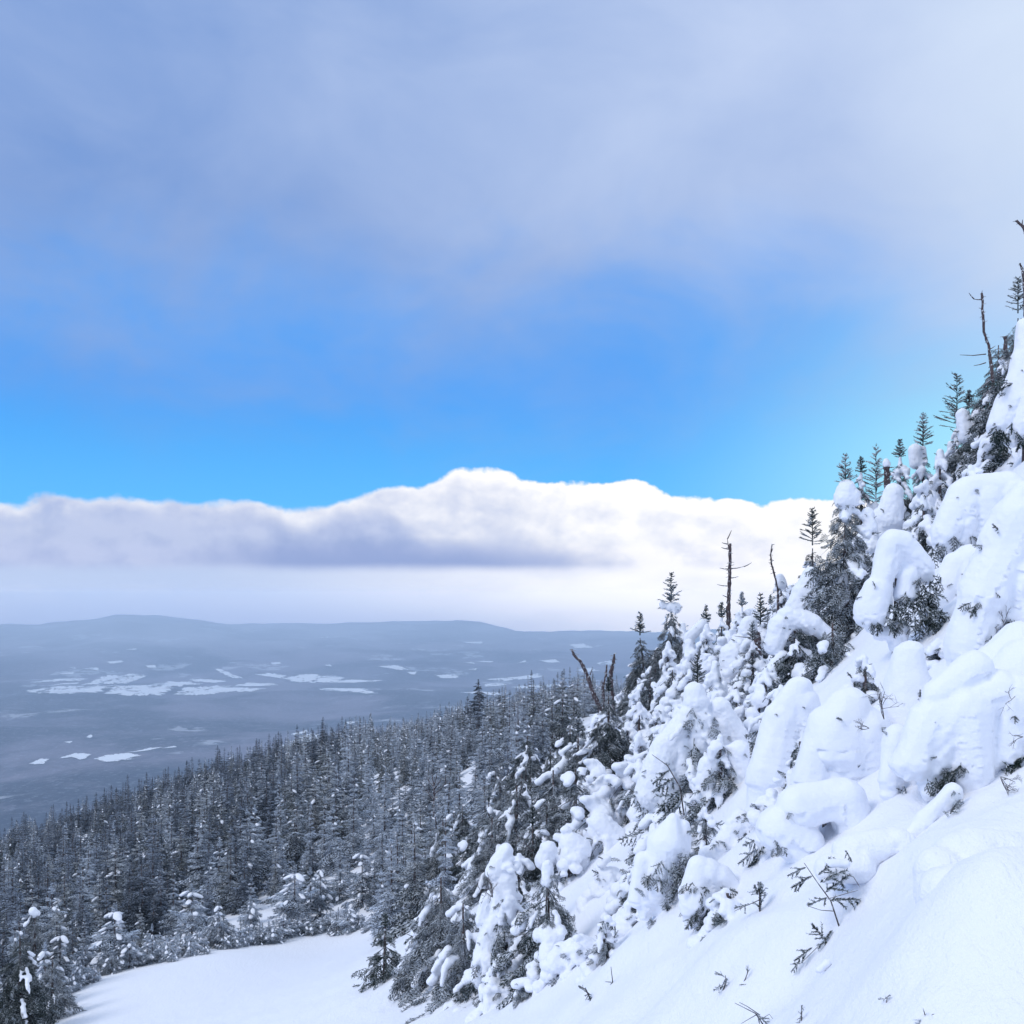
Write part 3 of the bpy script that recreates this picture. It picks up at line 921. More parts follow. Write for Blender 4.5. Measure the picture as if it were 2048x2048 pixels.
# ------------------------------------------------------------------ the bank: spruces one by one, far to near
L = laden_spruce
L('tall frosted spruce with a bare leader standing at the upper right skyline', 2036, 612, 38, 150, .35, 62, seed=1, fol=1.8)
L('snow smothered spruce cut by the right picture edge below the leaning dead stub', 2052, 640, 34, 190, .9, 0, seed=2, noauto=True,
  blobs=[(2054, 652, 18, 2052, 720, 24), (2050, 720, 26, 2024, 800, 30), (2022, 800, 28, 1996, 850, 20), (2058, 760, 40, 2056, 850, 44), (2015, 830, 20, 2020, 880, 18)],
  sprays=[(2010, 850, -.2, 1, 44), (2030, 870, .2, 1, 50), (1995, 862, -.4, .9, 36), (2040, 860, 0, 1, 50), (2018, 770, -.8, .6, 40)])
L('ragged dark needled spruce between the bent dead trunk and the dark broken trunk', 1997, 668, 43, 140, .2, 0, seed=3, fol=1.8)
L('spruce with a long slanting bare leader on the skyline below the bent dead trunk', 1914, 850, 47, 120, .7, 108, seed=4)
L('lumpy white spruce mound on the skyline under the bent dead trunk', 1952, 812, 44, 120, .9, 0, seed=5, fol=.6, blobs=[(1925, 830, 14, 1935, 870, 20), (1960, 830, 16, 1950, 880, 20)])
L('dark branched spruce with a reddish trunk at the right edge above the white shoulder', 2002, 790, 39, 190, .45, 0, seed=6, fol=1.4)
L('spruce with a short bare leader third from the right on the skyline', 1846, 886, 48, 110, .75, 62, seed=7, blobs=[(1830, 900, 14, 1832, 925, 14)])
L('low white lump of spruce beside the long slanting leader', 1880, 892, 44, 120, .9, 0, seed=8, fol=.6)
L('rounded snowy spruce below the skyline leaders on the right', 1850, 978, 38, 95, .9, 0, seed=9, blobs=[(1855, 995, 18, 1838, 1050, 22)], fol=.7)
L('smooth white hump of spruce right of the broken stump', 1782, 963, 39, 90, .95, 0, seed=10, blobs=[(1787, 985, 20, 1778, 1040, 30), (1760, 1030, 16, 1758, 1070, 18)], fol=.5)
L('snow loaded spruce behind the white shoulder with dark boughs on its left', 1898, 1000, 35, 110, .7, 0, seed=11, blobs=[(1905, 1015, 22, 1880, 1060, 22)])
L('large white shoulder of snow over a spruce, right of the ghostly hooded spruce', 1965, 948, 28, 200, .9, 0, seed=12, noauto=True,
  blobs=[(1938, 980, 30, 2012, 972, 30), (1925, 990, 30, 1888, 1065, 32), (1888, 1065, 30, 1885, 1110, 16), (1970, 1000, 40, 1985, 1090, 45), (1930, 1010, 34, 1930, 1080, 26), (2020, 990, 40, 2040, 1100, 40),
         (1925, 1085, 24, 1905, 1130, 10)],
  sprays=[(1895, 1085, -.1, 1, 45), (1912, 1040, .3, 1, 40), (1925, 1110, .1, 1, 50), (1885, 1110, .1, 1, 55), (1930, 1060, .5, .8, 40), (1950, 1110, .2, 1, 40)])
L('tallest snow capped spruce of the middle bank with a short bare leader', 1691, 958, 34, 210, .32, 56, seed=13, fol=1.5, lobes=.7,
  blobs=[(1693, 975, 18, 1688, 998, 22), (1705, 990, 16, 1700, 1000, 18), (1692, 1018, 11, 1690, 1032, 13), (1735, 1025, 12, 1742, 1055, 15), (1651, 1080, 12, 1657, 1084, 13), (1690, 1140, 6, 1683, 1195, 18),
         (1716, 1118, 16, 1725, 1128, 13), (1722, 1180, 14, 1720, 1195, 15)])
L('wispy frosted spruce with a tall bare leader beside the broken stump', 1752, 1005, 45, 90, .4, 112, seed=14, blobs=[(1748, 1015, 12, 1752, 1040, 14)])
L('small spruce with a slim bare leader left of the tallest snow capped spruce', 1625, 1078, 43, 120, .4, 66, seed=15)
L('smooth white hood of snow left of the tallest snow capped spruce', 1612, 1132, 38, 85, .95, 0, seed=16, fol=.5, blobs=[(1622, 1150, 18, 1598, 1220, 30), (1610, 1190, 28, 1590, 1240, 22)])
L('small spruce with a ball of snow on top under the thin dead spike', 1562, 1145, 47, 80, .35, 0, seed=17, blobs=[(1560, 1156, 10, 1562, 1168, 13)], fol=1.3)
L('ghostly hooded spruce with a snow arch and a dark hollow in its middle', 1792, 1058, 24.5, 170, .9, 0, seed=18, noauto=True,
  blobs=[(1788, 1084, 25, 1806, 1092, 28), (1784, 1090, 27, 1760, 1170, 24), (1755, 1180, 30, 1742, 1226, 34), (1742, 1226, 30, 1748, 1248, 18), (1816, 1098, 26, 1848, 1134, 20), (1800, 1110, 32, 1816, 1160, 22, .2),
         (1815, 1150, 22, 1812, 1190, 26), (1848, 1130, 16, 1856, 1160, 8), (1858, 1210, 14, 1866, 1236, 8), (1758, 1270, 10, 1800, 1262, 22), (1800, 1262, 20, 1795, 1290, 18)],
  sprays=[(1815, 1190, .2, 1, 60), (1830, 1200, .7, .8, 60), (1835, 1225, .7, .6, 65), (1800, 1225, -.5, .7, 40), (1750, 1238, .3, 1, 38), (1765, 1240, .6, .8, 36), (1740, 1245, .1, 1, 30), (1848, 1160, .5, 1, 60),
          (1830, 1240, .6, .7, 60), (1815, 1245, -.6, .7, 45), (1785, 1152, .6, -.2, 26, .8), (1840, 1215, .9, .3, 60), (1775, 1205, .8, .6, 50), (1820, 1170, 0, 1, 60)])
L('broad spruce with a rounded snow roof in the middle of the bank', 1590, 1208, 33, 210, .5, 0, seed=19, fol=1.4,
  blobs=[(1575, 1235, 24, 1622, 1248, 24), (1560, 1250, 24, 1548, 1290, 22), (1640, 1258, 18, 1662, 1276, 13), (1590, 1300, 14, 1610, 1310, 16), (1550, 1330, 14, 1560, 1345, 16)])
L('dark thicket of bare branched spruce below the tallest snow capped spruce', 1665, 1232, 30, 190, .25, 0, seed=20, fol=2.0, lobes=.6)
L('drooping snow draped spruce at the right edge with dark twigs under its hem', 2046, 962, 20.3, 240, .95, 0, seed=21, noauto=True,
  blobs=[(2050, 985, 26, 1992, 1090, 46), (2035, 1050, 60, 1965, 1190, 56), (1960, 1190, 50, 1935, 1300, 38), (1935, 1300, 36, 1930, 1340, 26), (2045, 1140, 60, 2045, 1215, 50), (1990, 1150, 50, 1975, 1230, 34)],
  sprays=[(2000, 1240, -.4, 1, 45), (2020, 1235, .5, .7, 40), (1975, 1270, -.3, 1, 50), (2040, 1255, -.5, .6, 45), (1960, 1305, -.3, .8, 40), (1945, 1200, -.8, .7, 45), (2040, 1235, .2, .8, 40)])
L('white egg shaped mound of snow over a buried spruce under the hooded spruce', 1822, 1272, 18.6, 140, 1., 0, seed=22, noauto=True, blobs=[(1820, 1312, 38, 1825, 1400, 60), (1826, 1400, 60, 1832, 1490, 70)],
  sprays=[(1890, 1365, .4, .8, 36), (1886, 1380, -.2, 1, 30)])
L('wide smooth dome of snow left of the egg shaped mound', 1690, 1362, 18.2, 180, 1., 0, seed=23, noauto=True,
  blobs=[(1696, 1408, 44, 1676, 1490, 70), (1650, 1450, 40, 1630, 1560, 50), (1720, 1470, 60, 1730, 1560, 60), (1690, 1500, 60, 1690, 1590, 60)], sprays=[(1637, 1560, -.2, .8, 26), (1672, 1490, .3, .6, 20)])
L('tall leaning white drape of snow left of the smooth dome', 1598, 1352, 21.3, 150, 1., 0, seed=24, noauto=True,
  blobs=[(1596, 1378, 27, 1566, 1440, 40), (1566, 1440, 42, 1536, 1560, 46), (1600, 1410, 38, 1600, 1500, 34), (1536, 1560, 40, 1520, 1640, 34)],
  sprays=[(1606, 1410, .5, .8, 50), (1622, 1425, .2, 1, 45), (1535, 1500, -.1, 1, 30), (1510, 1530, .3, 1, 30)])
L('snowy needled bush between the leaning white drape and the smooth dome', 1600, 1462, 19, 130, .35, 0, seed=25, fol=1.5)
L('snow weighted spruce hanging over the dark hollow at the lower right', 2010, 1335, 15.4, 330, 1., 0, seed=26, noauto=True,
  blobs=[(1990, 1385, 48, 1868, 1430, 44), (1856, 1440, 46, 1826, 1520, 44), (1930, 1420, 60, 1940, 1550, 52), (2030, 1400, 56, 2010, 1500, 46), (1885, 1450, 48, 1858, 1580, 22), (1935, 1540, 46, 1920, 1595, 20),
         (1975, 1520, 36, 1965, 1570, 16), (2045, 1460, 50, 2048, 1520, 20), (1905, 1490, 36, 1900, 1590, 14), (1870, 1390, 34, 1950, 1340, 36), (1950, 1340, 40, 2040, 1290, 50, 1.2), (1990, 1380, 50, 2048, 1330, 60, .8), (1920, 1400, 46, 1890, 1440, 50)],
  sprays=[(1975, 1575, .3, .9, 60), (1950, 1590, .1, 1, 55), (2000, 1550, .5, .8, 60), (2025, 1530, .4, .9, 60), (1935, 1600, -.2, .8, 50), (1880, 1545, -.3, 1, 55), (1895, 1530, -.2, 1, 55), (2040, 1510, .2, 1, 70), (1985, 1590, .7, .6, 60),
          (2010, 1580, -.4, .9, 60), (1960, 1610, .6, .4, 60), (1870, 1560, .2, .8, 50)])
L('snow tongue drooping from a buried spruce beside the hanging spruce', 1790, 1448, 16.2, 110, 1., 0, seed=27, noauto=True,
  blobs=[(1800, 1475, 30, 1782, 1560, 28), (1782, 1550, 27, 1780, 1605, 18), (1830, 1500, 36, 1835, 1590, 28), (1800, 1490, 34, 1850, 1490, 34)],
  sprays=[(1795, 1580, .2, .9, 40), (1806, 1590, -.1, 1, 36), (1785, 1605, -.4, .6, 26)])
L('crooked snow bough lying below the hanging spruce', 1900, 1570, 14.2, 130, 1., 0, seed=28, noauto=True, blobs=[(1905, 1585, 20, 1850, 1640, 22), (1850, 1640, 20, 1812, 1675, 12), (1838, 1680, 18, 1850, 1715, 22)],
  sprays=[(1890, 1625, .5, -.1, 44), (1880, 1640, .2, .6, 44), (1815, 1675, -.6, .4, 26)])
# middle of the bank
L('small hooded spruce under the tall dead pole, left of it', 1412, 1238, 60, 70, .9, 30, seed=30, blobs=[(1408, 1246, 11, 1378, 1275, 12), (1378, 1275, 12, 1378, 1335, 14)], fol=.7)
L('small spruce with a thin leader at the foot of the tall dead pole', 1443, 1228, 58, 70, .6, 27, seed=31)
L('frosted small spruce just right of the tall dead pole', 1484, 1205, 56, 70, .45, 24, seed=32, fol=1.3)
L('snowball topped spruce beside the short brown stump', 1498, 1232, 49, 80, .9, 0, seed=33, blobs=[(1498, 1248, 18, 1495, 1262, 20), (1480, 1280, 14, 1460, 1310, 20)], fol=.5)
L('slim spruce leader rising behind the short brown stump', 1521, 1240, 53, 60, .5, 56, seed=34)
L('layered frosted spruce with a tall bare leader on the left skyline of the bank', 1342, 1203, 63, 120, .35, 60, seed=35, fol=1.4, lobes=.6, blobs=[(1324, 1208, 7, 1326, 1212, 8), (1340, 1214, 10, 1352, 1216, 12)])
L('leaning frosted spruce on the skyline right of the twin dead stubs', 1280, 1262, 64, 110, .1, 40, lean=-10, seed=36, fol=1.6, lobes=.3)
L('frosted bushy spruce between the leaning spruce and the layered spruce', 1310, 1290, 58, 110, .3, 0, seed=37, fol=1.4)
L('white boulder shaped spruce behind the short brown stump', 1470, 1283, 45, 90, .95, 0, seed=38, blobs=[(1465, 1312, 28, 1472, 1350, 34)], fol=.4)
L('snow patched spruce right of the short brown stump', 1560, 1290, 42, 110, .55, 0, seed=39)
L('spruce with a bare leader in front of the white boulder shaped spruce', 1395, 1355, 44, 100, .4, 50, seed=40, fol=1.3)
L('snow patched spruce left of the white boulder shaped spruce', 1420, 1330, 49, 110, .7, 0, seed=41)
L('frost greyed spruce above the broad white topped spruce', 1345, 1330, 50, 120, .45, 0, seed=42, fol=1.3)
L('drooping spruce with arching snowy boughs on the left of the bank', 1300, 1330, 54, 110, .5, 0, seed=43, fol=1.3)
L('broad white topped spruce with spreading snow skirts in the centre of the bank', 1390, 1364, 28.5, 270, .6, 0, seed=44, fol=.9,
  blobs=[(1388, 1386, 22, 1392, 1405, 27), (1385, 1420, 22, 1330, 1500, 28), (1330, 1500, 33, 1300, 1590, 35), (1440, 1415, 22, 1478, 1480, 24), (1478, 1480, 22, 1490, 1530, 14), (1400, 1440, 30, 1400, 1490, 30),
         (1362, 1492, 26, 1368, 1540, 32), (1330, 1560, 36, 1330, 1640, 36), (1445, 1450, 24, 1440, 1500, 20)])
L('dark boughed spruce in front of the right skirt of the broad white topped spruce', 1440, 1455, 25.5, 160, .5, 0, seed=45, fol=1.5, blobs=[(1418, 1530, 22, 1408, 1590, 22), (1478, 1500, 22, 1480, 1580, 24), (1490, 1560, 18, 1505, 1600, 14)])
L('half buried spruce with one rounded snow cushion left of the drooping sprig', 1480, 1615, 19.3, 140, .6, 0, seed=46, fol=1.2, blobs=[(1482, 1640, 22, 1452, 1690, 28), (1455, 1690, 26, 1440, 1720, 20), (1500, 1650, 20, 1520, 1670, 18)])
L('snow cushioned bush with dark needles above the half buried spruce', 1410, 1600, 22.5, 130, .45, 0, seed=47, fol=1.5)
L('tall white cone of snow with a dark needled gap on its right side', 1348, 1618, 18.9, 140, .9, 0, seed=48, noauto=True,
  blobs=[(1346, 1638, 16, 1340, 1690, 36), (1330, 1695, 38, 1312, 1780, 30), (1300, 1770, 28, 1290, 1830, 16), (1368, 1650, 14, 1365, 1700, 20), (1320, 1780, 24, 1325, 1835, 16), (1285, 1720, 20, 1275, 1800, 20)],
  sprays=[(1340, 1722, .2, 1, 50), (1352, 1715, .4, .9, 50), (1362, 1700, .5, .8, 40), (1345, 1760, .1, 1, 50), (1350, 1740, .4, 1, 45), (1300, 1740, 0, 1, 40), (1335, 1790, .3, 1, 40), (1300, 1825, .1, 1, 26), (1370, 1760, .2, 1, 40)])
L('rounded snow hump with a dark needled front at the edge of the open snow', 1400, 1708, 17.4, 130, .9, 0, seed=49, noauto=True,
  blobs=[(1398, 1735, 24, 1394, 1800, 36), (1440, 1755, 30, 1465, 1790, 30), (1420, 1745, 30, 1430, 1800, 26), (1380, 1790, 24, 1385, 1840, 18)],
  sprays=[(1415, 1790, .2, 1, 50), (1400, 1810, -.1, 1, 50), (1425, 1810, .1, 1, 44), (1390, 1825, -.3, 1, 36), (1420, 1775, .5, .8, 44), (1375, 1760, -.2, 1, 26)])
L('tall frosted spruce hung with snowballs on the left flank of the bank', 1217, 1372, 42, 160, .3, 22, seed=50, fol=1.6, lobes=.8)
L('stack of rounded snow lumps on a spruce right of the snowball hung spruce', 1278, 1398, 45, 80, .95, 0, seed=51, fol=.6)
L('snow lumped spruce under the stack of rounded lumps', 1282, 1470, 40, 110, .8, 0, seed=52)
L('white crowned spruce right of the stack of rounded lumps', 1312, 1420, 42, 90, .8, 0, seed=53)
L('white domed spruce directly above the double domed bush', 1180, 1578, 37, 90, .8, 0, seed=54, fol=.8, blobs=[(1184, 1597, 18, 1176, 1625, 22)])
L('speckled snow ball on a spruce left of the white domed spruce', 1115, 1612, 41, 80, .75, 0, seed=55, blobs=[(1118, 1634, 20, 1122, 1652, 22)])
L('big rounded white hood of snow on a spruce near the bank foot', 1208, 1620, 31, 130, .8, 0, seed=56, fol=.8, blobs=[(1200, 1648, 25, 1226, 1680, 32), (1242, 1680, 20, 1238, 1735, 18), (1190, 1660, 16, 1185, 1720, 14)])
L('double domed snowy bush left of the big rounded hood', 1140, 1660, 30.5, 140, .7, 0, seed=57, fol=1.1, blobs=[(1142, 1688, 26, 1156, 1700, 28), (1096, 1698, 18, 1088, 1722, 20), (1126, 1706, 14, 1125, 1736, 12), (1165, 1720, 16, 1168, 1745, 12)])
L('squat snow pillow on dark boughs below the big rounded hood', 1220, 1730, 26.5, 110, .8, 0, seed=58, fol=1., blobs=[(1212, 1756, 24, 1232, 1790, 28), (1240, 1800, 18, 1245, 1815, 14)])
L('large bushy spruce with dark green lower boughs at the foot of the bank', 1095, 1706, 24.5, 250, .6, 0, seed=59, fol=1.4, rs=1.1)
L('white snow spine of a leaning spruce left of the large bushy spruce', 1010, 1680, 26.5, 170, .75, 0, seed=60, fol=1.1, blobs=[(1012, 1700, 16, 992, 1742, 22), (1010, 1760, 26, 1002, 1860, 32), (990, 1850, 30, 962, 1950, 26), (975, 1800, 16, 965, 1840, 16)])
L('low snow cushion spilling from the large bushy spruce onto the open snow', 1155, 1868, 22.3, 150, .9, 0, seed=61, fol=.8, blobs=[(1160, 1890, 20, 1145, 1915, 24), (1190, 1900, 18, 1110, 1930, 20)])
L('snow draped bush at the bank foot near the lone frosted spruce', 935, 1800, 29.5, 140, .6, 0, seed=62, fol=1.3)
L('grey frosted spruce with snow shoulders behind the lone frosted spruce', 880, 1840, 33, 120, .5, 0, seed=63, fol=1.3)
L('lone frosted spruce standing out onto the ski trail', 770, 1838, 33, 130, .1, 20, seed=64, fol=1.7, lobes=.3)
L('snow dusted bush right of the lone frosted spruce', 832, 1890, 31.5, 120, .5, 0, seed=65, fol=1.3)
L('dark needled low bush at the front of the bank foot', 935, 1945, 27, 110, .3, 0, seed=66, fol=1.5)
L('small dark needled bush at the bottom edge below the large bushy spruce', 1056, 1950, 22.8, 90, .3, 0, seed=67, fol=1.6)
L('snow heaped bush between the two low dark bushes', 1000, 1900, 25, 110, .8, 0, seed=68)
L('fluted white drape right of the ghostly hooded spruce with needles showing in its fold', 1905, 1108, 26, 140, .95, 0, seed=80, noauto=True,
  blobs=[(1910, 1130, 24, 1880, 1200, 34), (1880, 1200, 34, 1868, 1270, 30), (1940, 1120, 30, 1915, 1210, 36), (1915, 1210, 34, 1905, 1290, 28)], sprays=[(1888, 1175, -.4, 1, 44), (1878, 1215, -.3, 1, 44), (1895, 1165, .1, 1, 40), (1872, 1240, -.5, .8, 36), (1900, 1280, -.2, 1, 36)])
L('low pillow of snow with needles at its right end under the smooth dome', 1650, 1585, 16.9, 120, .9, 0, seed=81, noauto=True, blobs=[(1620, 1615, 26, 1650, 1610, 26), (1660, 1620, 24, 1672, 1640, 16), (1600, 1630, 20, 1590, 1645, 14)],
  sprays=[(1668, 1610, .5, .5, 34), (1672, 1625, .1, 1, 34), (1676, 1610, .2, -.4, 26), (1660, 1632, .3, .9, 30)])
L('dark needled spruce top between the pillow of snow and the leaning white drape', 1545, 1585, 18.6, 100, .45, 0, seed=82, fol=1.5)
L('snow clump with dark needles hanging at the lower end of the leaning white drape', 1555, 1640, 17.6, 90, .5, 0, seed=83, fol=1.3)
L('snowy spruce top squeezed between the smooth dome and the ghostly hooded spruce', 1730, 1300, 22.5, 120, .6, 0, seed=84, fol=1.4)
L('dark boughed spruce showing behind the egg shaped mound', 1880, 1300, 21.5, 120, .45, 0, seed=85, fol=1.5)
L('smooth shoulder of snow over a buried spruce above the slanting sapling', 1620, 1555, 16.4, 150, 1., 0, seed=86, noauto=True,
  blobs=[(1600, 1615, 46, 1690, 1595, 44), (1560, 1655, 42, 1610, 1690, 50), (1690, 1610, 46, 1720, 1680, 50)], sprays=[(1556, 1690, -.4, .8, 26), (1735, 1640, .4, .8, 30)])
L('dark frosted spruce crowding the foot of the bent dead trunk', 1976, 742, 44, 130, .25, 0, seed=87, fol=1.8)
L('bushy snow tipped spruce left of the bent dead trunk on the skyline', 1938, 800, 46, 120, .4, 24, seed=88, fol=1.7)
L('snow tipped spruce between the two bare leaders of the skyline', 1800, 905, 47, 110, .5, 30, seed=89, fol=1.6)
L('bushy spruce behind the smooth white hump on the skyline', 1722, 935, 45, 110, .5, 26, seed=90, fol=1.6)
L('dark needled bush hugging the front of the rounded snow hump', 1455, 1775, 16.6, 110, .4, 0, seed=91, fol=1.5)
L('snowy bush between the tall white cone and the squat snow pillow', 1275, 1720, 21.5, 130, .6, 0, seed=92, fol=1.4)
L('low snowy bush at the lower end of the bank in front of the snow cushion', 1210, 1835, 20.5, 110, .6, 0, seed=93, fol=1.4)
drift('rounded wind drift rising at the right edge below the dark hollow', 11.2, [(1935, 1725, 75, 2070, 1735, 80, 0), (1900, 1790, 60, 1960, 1840, 70, -.6), (2000, 1780, 80, 2090, 1830, 90, -.5), (1880, 1740, 50, 1870, 1800, 44, -.2)])
drift('low wind drift across the open snow under the snow tongue', 14.0, [(1700, 1705, 40, 1790, 1690, 44, 0), (1660, 1740, 34, 1720, 1735, 38, -.2)])
# bottom left corner
L('big snow blotched spruce in the bottom left corner', 40, 1850, 44, 200, .35, 0, seed=70, fol=1.5, rs=.7, group='snow blotched spruces left of the trail')
L('dark spruce with snow pads at the left end of the trail edge', 105, 1900, 47, 130, .3, 0, seed=71, fol=1.5, rs=.7, group='snow blotched spruces left of the trail')
L('taller dark spruce with a white cap behind the bottom left corner', 70, 1805, 52, 120, .3, 0, seed=72, fol=1.5, rs=.7, blobs=[(66, 1822, 9, 72, 1828, 9)], group='snow blotched spruces left of the trail')

# ------------------------------------------------------------------ dead trunks
def snag(label, d, pts, arms=(), name='dead_trunk', mat=None, stub=True, cat='dead tree', cap=0):
    k = d / F
    base = P(pts[-1][0], pts[-1][1], d)
    o = empty(name, base); tag(o, label, cat, 'bare dead trunks on the skyline' if cat == 'dead tree' else None)
    O = np.array(base); rg = np.random.default_rng(int(pts[0][0]))
    g = Geo()
    p = np.array([np.array(P(a, b, d)) - O for a, b, r in pts])[::-1]; r = np.array([q[2] for q in pts])[::-1] * k * .78
    n = max(8, len(p) * 5); s = np.linspace(0, len(p) - 1, n); i = np.arange(len(p))
    pp = np.c_[[np.interp(s, i, p[:, c]) for c in range(3)]].T
    pp += rg.normal(size=pp.shape) * r.mean() * .12; pp[0] = p[0]
    rr = np.interp(s, i, r) * (1 + .12 * rg.normal(size=n))
    low = np.array([[pp[0, 0], pp[0, 1], pp[0, 2] - 1.2]])
    add_tube(g, np.r_[low, pp], np.r_[rr[0] * 1.15, rr], 8)
    link('trunk', g.mesh('trunk'), mat or M_DEAD, o)
    b = Geo()
    for x0, y0, x1, y1 in arms:
        a = np.array(P(x0, y0, d)) - O; e = np.array(P(x1, y1, d)) - O; e[1] += rg.normal() * .2 * np.linalg.norm(e - a)
        m = (a + e) / 2 + [0, 0, -.04 * np.linalg.norm(e - a)]
        add_tube(b, [a, m, e], [max(.008, 1.3 * k), 1.0 * k, .5 * k], 5)
    if stub:
        for q in range(int(n * 1.3)):
            t = rg.integers(1, n); a = rg.random() * 6.28; l = (2 + 5 * rg.random() ** 2) * k + rr[t]
            e = pp[t] + [math.cos(a) * l, math.sin(a) * l, .2 * l * rg.normal()]
            add_tube(b, [pp[t], e], [.8 * k, .35 * k], 4)
    if b.V: link('branch', b.mesh('branch'), M_DEAD, o)
    if cap:
        c = pp[-1]
        link('snow_cap', snow_mesh([[*(c + [0, 0, -.2 * cap * k]), cap * k, cap * k, cap * k], [*(c + [0, 0, .4 * cap * k]), .8 * cap * k, .8 * cap * k, .8 * cap * k]], max(.02, cap * k / 7), 4, .3), M_LOAD, o)
    return o


snag('bent dead trunk with thin side twigs against the sky at upper right', 42, [(1964, 586, 3), (1966, 630, 3.5), (1968, 665, 3.5), (1978, 695, 4), (1984, 745, 4.5), (1990, 800, 5), (1992, 850, 5)],
     [(1964, 599, 1948, 598), (1948, 598, 1935, 588), (1972, 708, 1923, 708), (1972, 725, 1950, 730), (1976, 700, 1990, 692), (1982, 760, 1962, 773), (1985, 772, 1960, 798)])
snag('dark broken trunk behind the snowy spruces right of the bent dead trunk', 40, [(2010, 672, 5), (2014, 730, 5.5), (2016, 800, 6)], [], stub=True)
snag('leaning dead stub poking in at the right edge of the sky', 37, [(2032, 440, 3), (2048, 456, 4.5), (2070, 520, 6), (2085, 640, 7), (2090, 800, 8)], [(2044, 450, 2047, 438)])
snag('curved dead tip at the right edge under the leaning stub', 37.5, [(2040, 527, 2), (2046, 545, 3), (2049, 590, 3.5), (2050, 720, 4)], [], stub=True)
snag('snow capped broken stump beside a bare leader on the skyline', 43, [(1773, 926, 8), (1774, 950, 8), (1773, 985, 8), (1774, 1060, 9)], [(1776, 935, 1790, 934)], 'broken_stump', M_DEAD, True, cap=8)
snag('tall dead pole with a forked tip and one long side branch against the cloud', 58, [(1461, 1086, 3), (1460, 1110, 4), (1459, 1150, 4.4), (1458, 1190, 5), (1457, 1222, 5.5), (1457, 1270, 6)],
     [(1458, 1100, 1455, 1078), (1455, 1078, 1462, 1061), (1455, 1088, 1444, 1085), (1462, 1137, 1488, 1133), (1488, 1133, 1504, 1125), (1458, 1138, 1439, 1136), (1457, 1172, 1435, 1169), (1460, 1156, 1476, 1153), (1457, 1195, 1444, 1190), (1456, 1098, 1442, 1095)])
snag('thin dead spike rising from the snowball topped spruce', 46.5, [(1544, 1089, 1.4), (1541, 1110, 1.8), (1543, 1128, 2), (1548, 1145, 2.2), (1556, 1180, 2.5)], [(1542, 1105, 1546, 1096)])
snag('short brown stump flecked with snow between white boulder shapes', 43, [(1514, 1264, 8), (1514, 1290, 8.5), (1516, 1316, 9), (1518, 1370, 9)], [(1510, 1274, 1470, 1272), (1508, 1325, 1480, 1328)], 'broken_stump', cap=0)
snag('split grey trunk half hidden beside the broad white topped spruce', 34, [(1528, 1372, 7), (1524, 1410, 9), (1518, 1440, 9), (1516, 1480, 9)], [], 'broken_stump')
snag('long curved bare trunk leaning left against the valley', 62, [(1143, 1299, 2.5), (1150, 1312, 3.4), (1163, 1326, 4.2), (1175, 1352, 5), (1186, 1385, 5.4), (1198, 1412, 5.6), (1206, 1440, 6)], [(1180, 1350, 1184, 1338)])
snag('upright splintered trunk right of the long curved trunk', 60, [(1229, 1308, 2), (1227, 1325, 4.5), (1222, 1345, 5.5), (1222, 1372, 5), (1227, 1400, 4.5), (1228, 1440, 5)], [])
snag('small forked dead stub between the curved and the splintered trunk', 61, [(1214, 1330, 1.6), (1212, 1350, 3), (1206, 1375, 3), (1208, 1400, 3.5)], [(1208, 1372, 1203, 1362)])
snag('slender bare grey trunk standing in front of the frosted forest', 84, [(868, 1570, 1.4), (868, 1640, 2), (867, 1720, 2.6), (865, 1790, 3.2), (865, 1840, 3.5)],
     [(868, 1575, 850, 1552), (868, 1580, 884, 1555), (868, 1590, 895, 1562), (868, 1570, 862, 1540), (868, 1600, 845, 1570), (868, 1572, 875, 1545)], cat='dead tree')
snag('fallen dead stem slanting out of the boughs above the ski trail', 32, [(800, 1862, 1), (830, 1875, 1.6), (868, 1888, 2.2)], [], name='fallen_stem', cat='fallen stem')


# ------------------------------------------------------------------ sprigs and bare twigs poking out of the foreground snow
def sprig(label, stems, boughs=(), snow=(), name='spruce_sprig', d=None):
    """stems: pixel polylines (the first starts at the root in the snow); boughs: (x, y, dx, dy, length px)"""
    x, y = stems[0][0]
    h = hit(x, y) if d is None else P(x, y, d)
    d = h.y; k = d / F
    o = empty(name, h); tag(o, label, 'sprig', 'sprigs poking out of the open snow')
    O = np.array(h); rg = np.random.default_rng(int(x * 3 + y)); g = Geo(); b = Geo()
    for q, st in enumerate(stems):
        pp = [np.array(P(a, c, d)) - O for a, c in st]
        if q == 0: pp[0] = pp[0] - [0, 0, .1]
        for m in range(1, len(pp)): pp[m][1] -= .03 * m + .02 * rg.normal()
        add_tube(g, pp, np.linspace(1.7 if q == 0 else 1.1, .6, len(pp)) * k, 6)
    for bx, by, dx, dy, l in boughs:
        p0 = np.array(P(bx, by, d)) - O
        add_spray(b, SPRAY_SPRIG[rg.integers(4)], p0, (dx, -.3 + .3 * rg.normal(), -dy), l * k, up=(0, -.8, .6), flat=.8)
    link('stem', g.mesh('stem'), M_TWIG, o)
    if b.V: link('needles', b.mesh('needles'), M_NEEDLE_NEAR, o)
    if snow:
        link_snow(snow_mesh([s_ for a in snow for s_ in capsule(np.array(P(a[0], a[1], d)) - O, np.array(P(a[3], a[4], d)) - O, a[2] * k, a[5] * k)], .02, 5, .4), o)


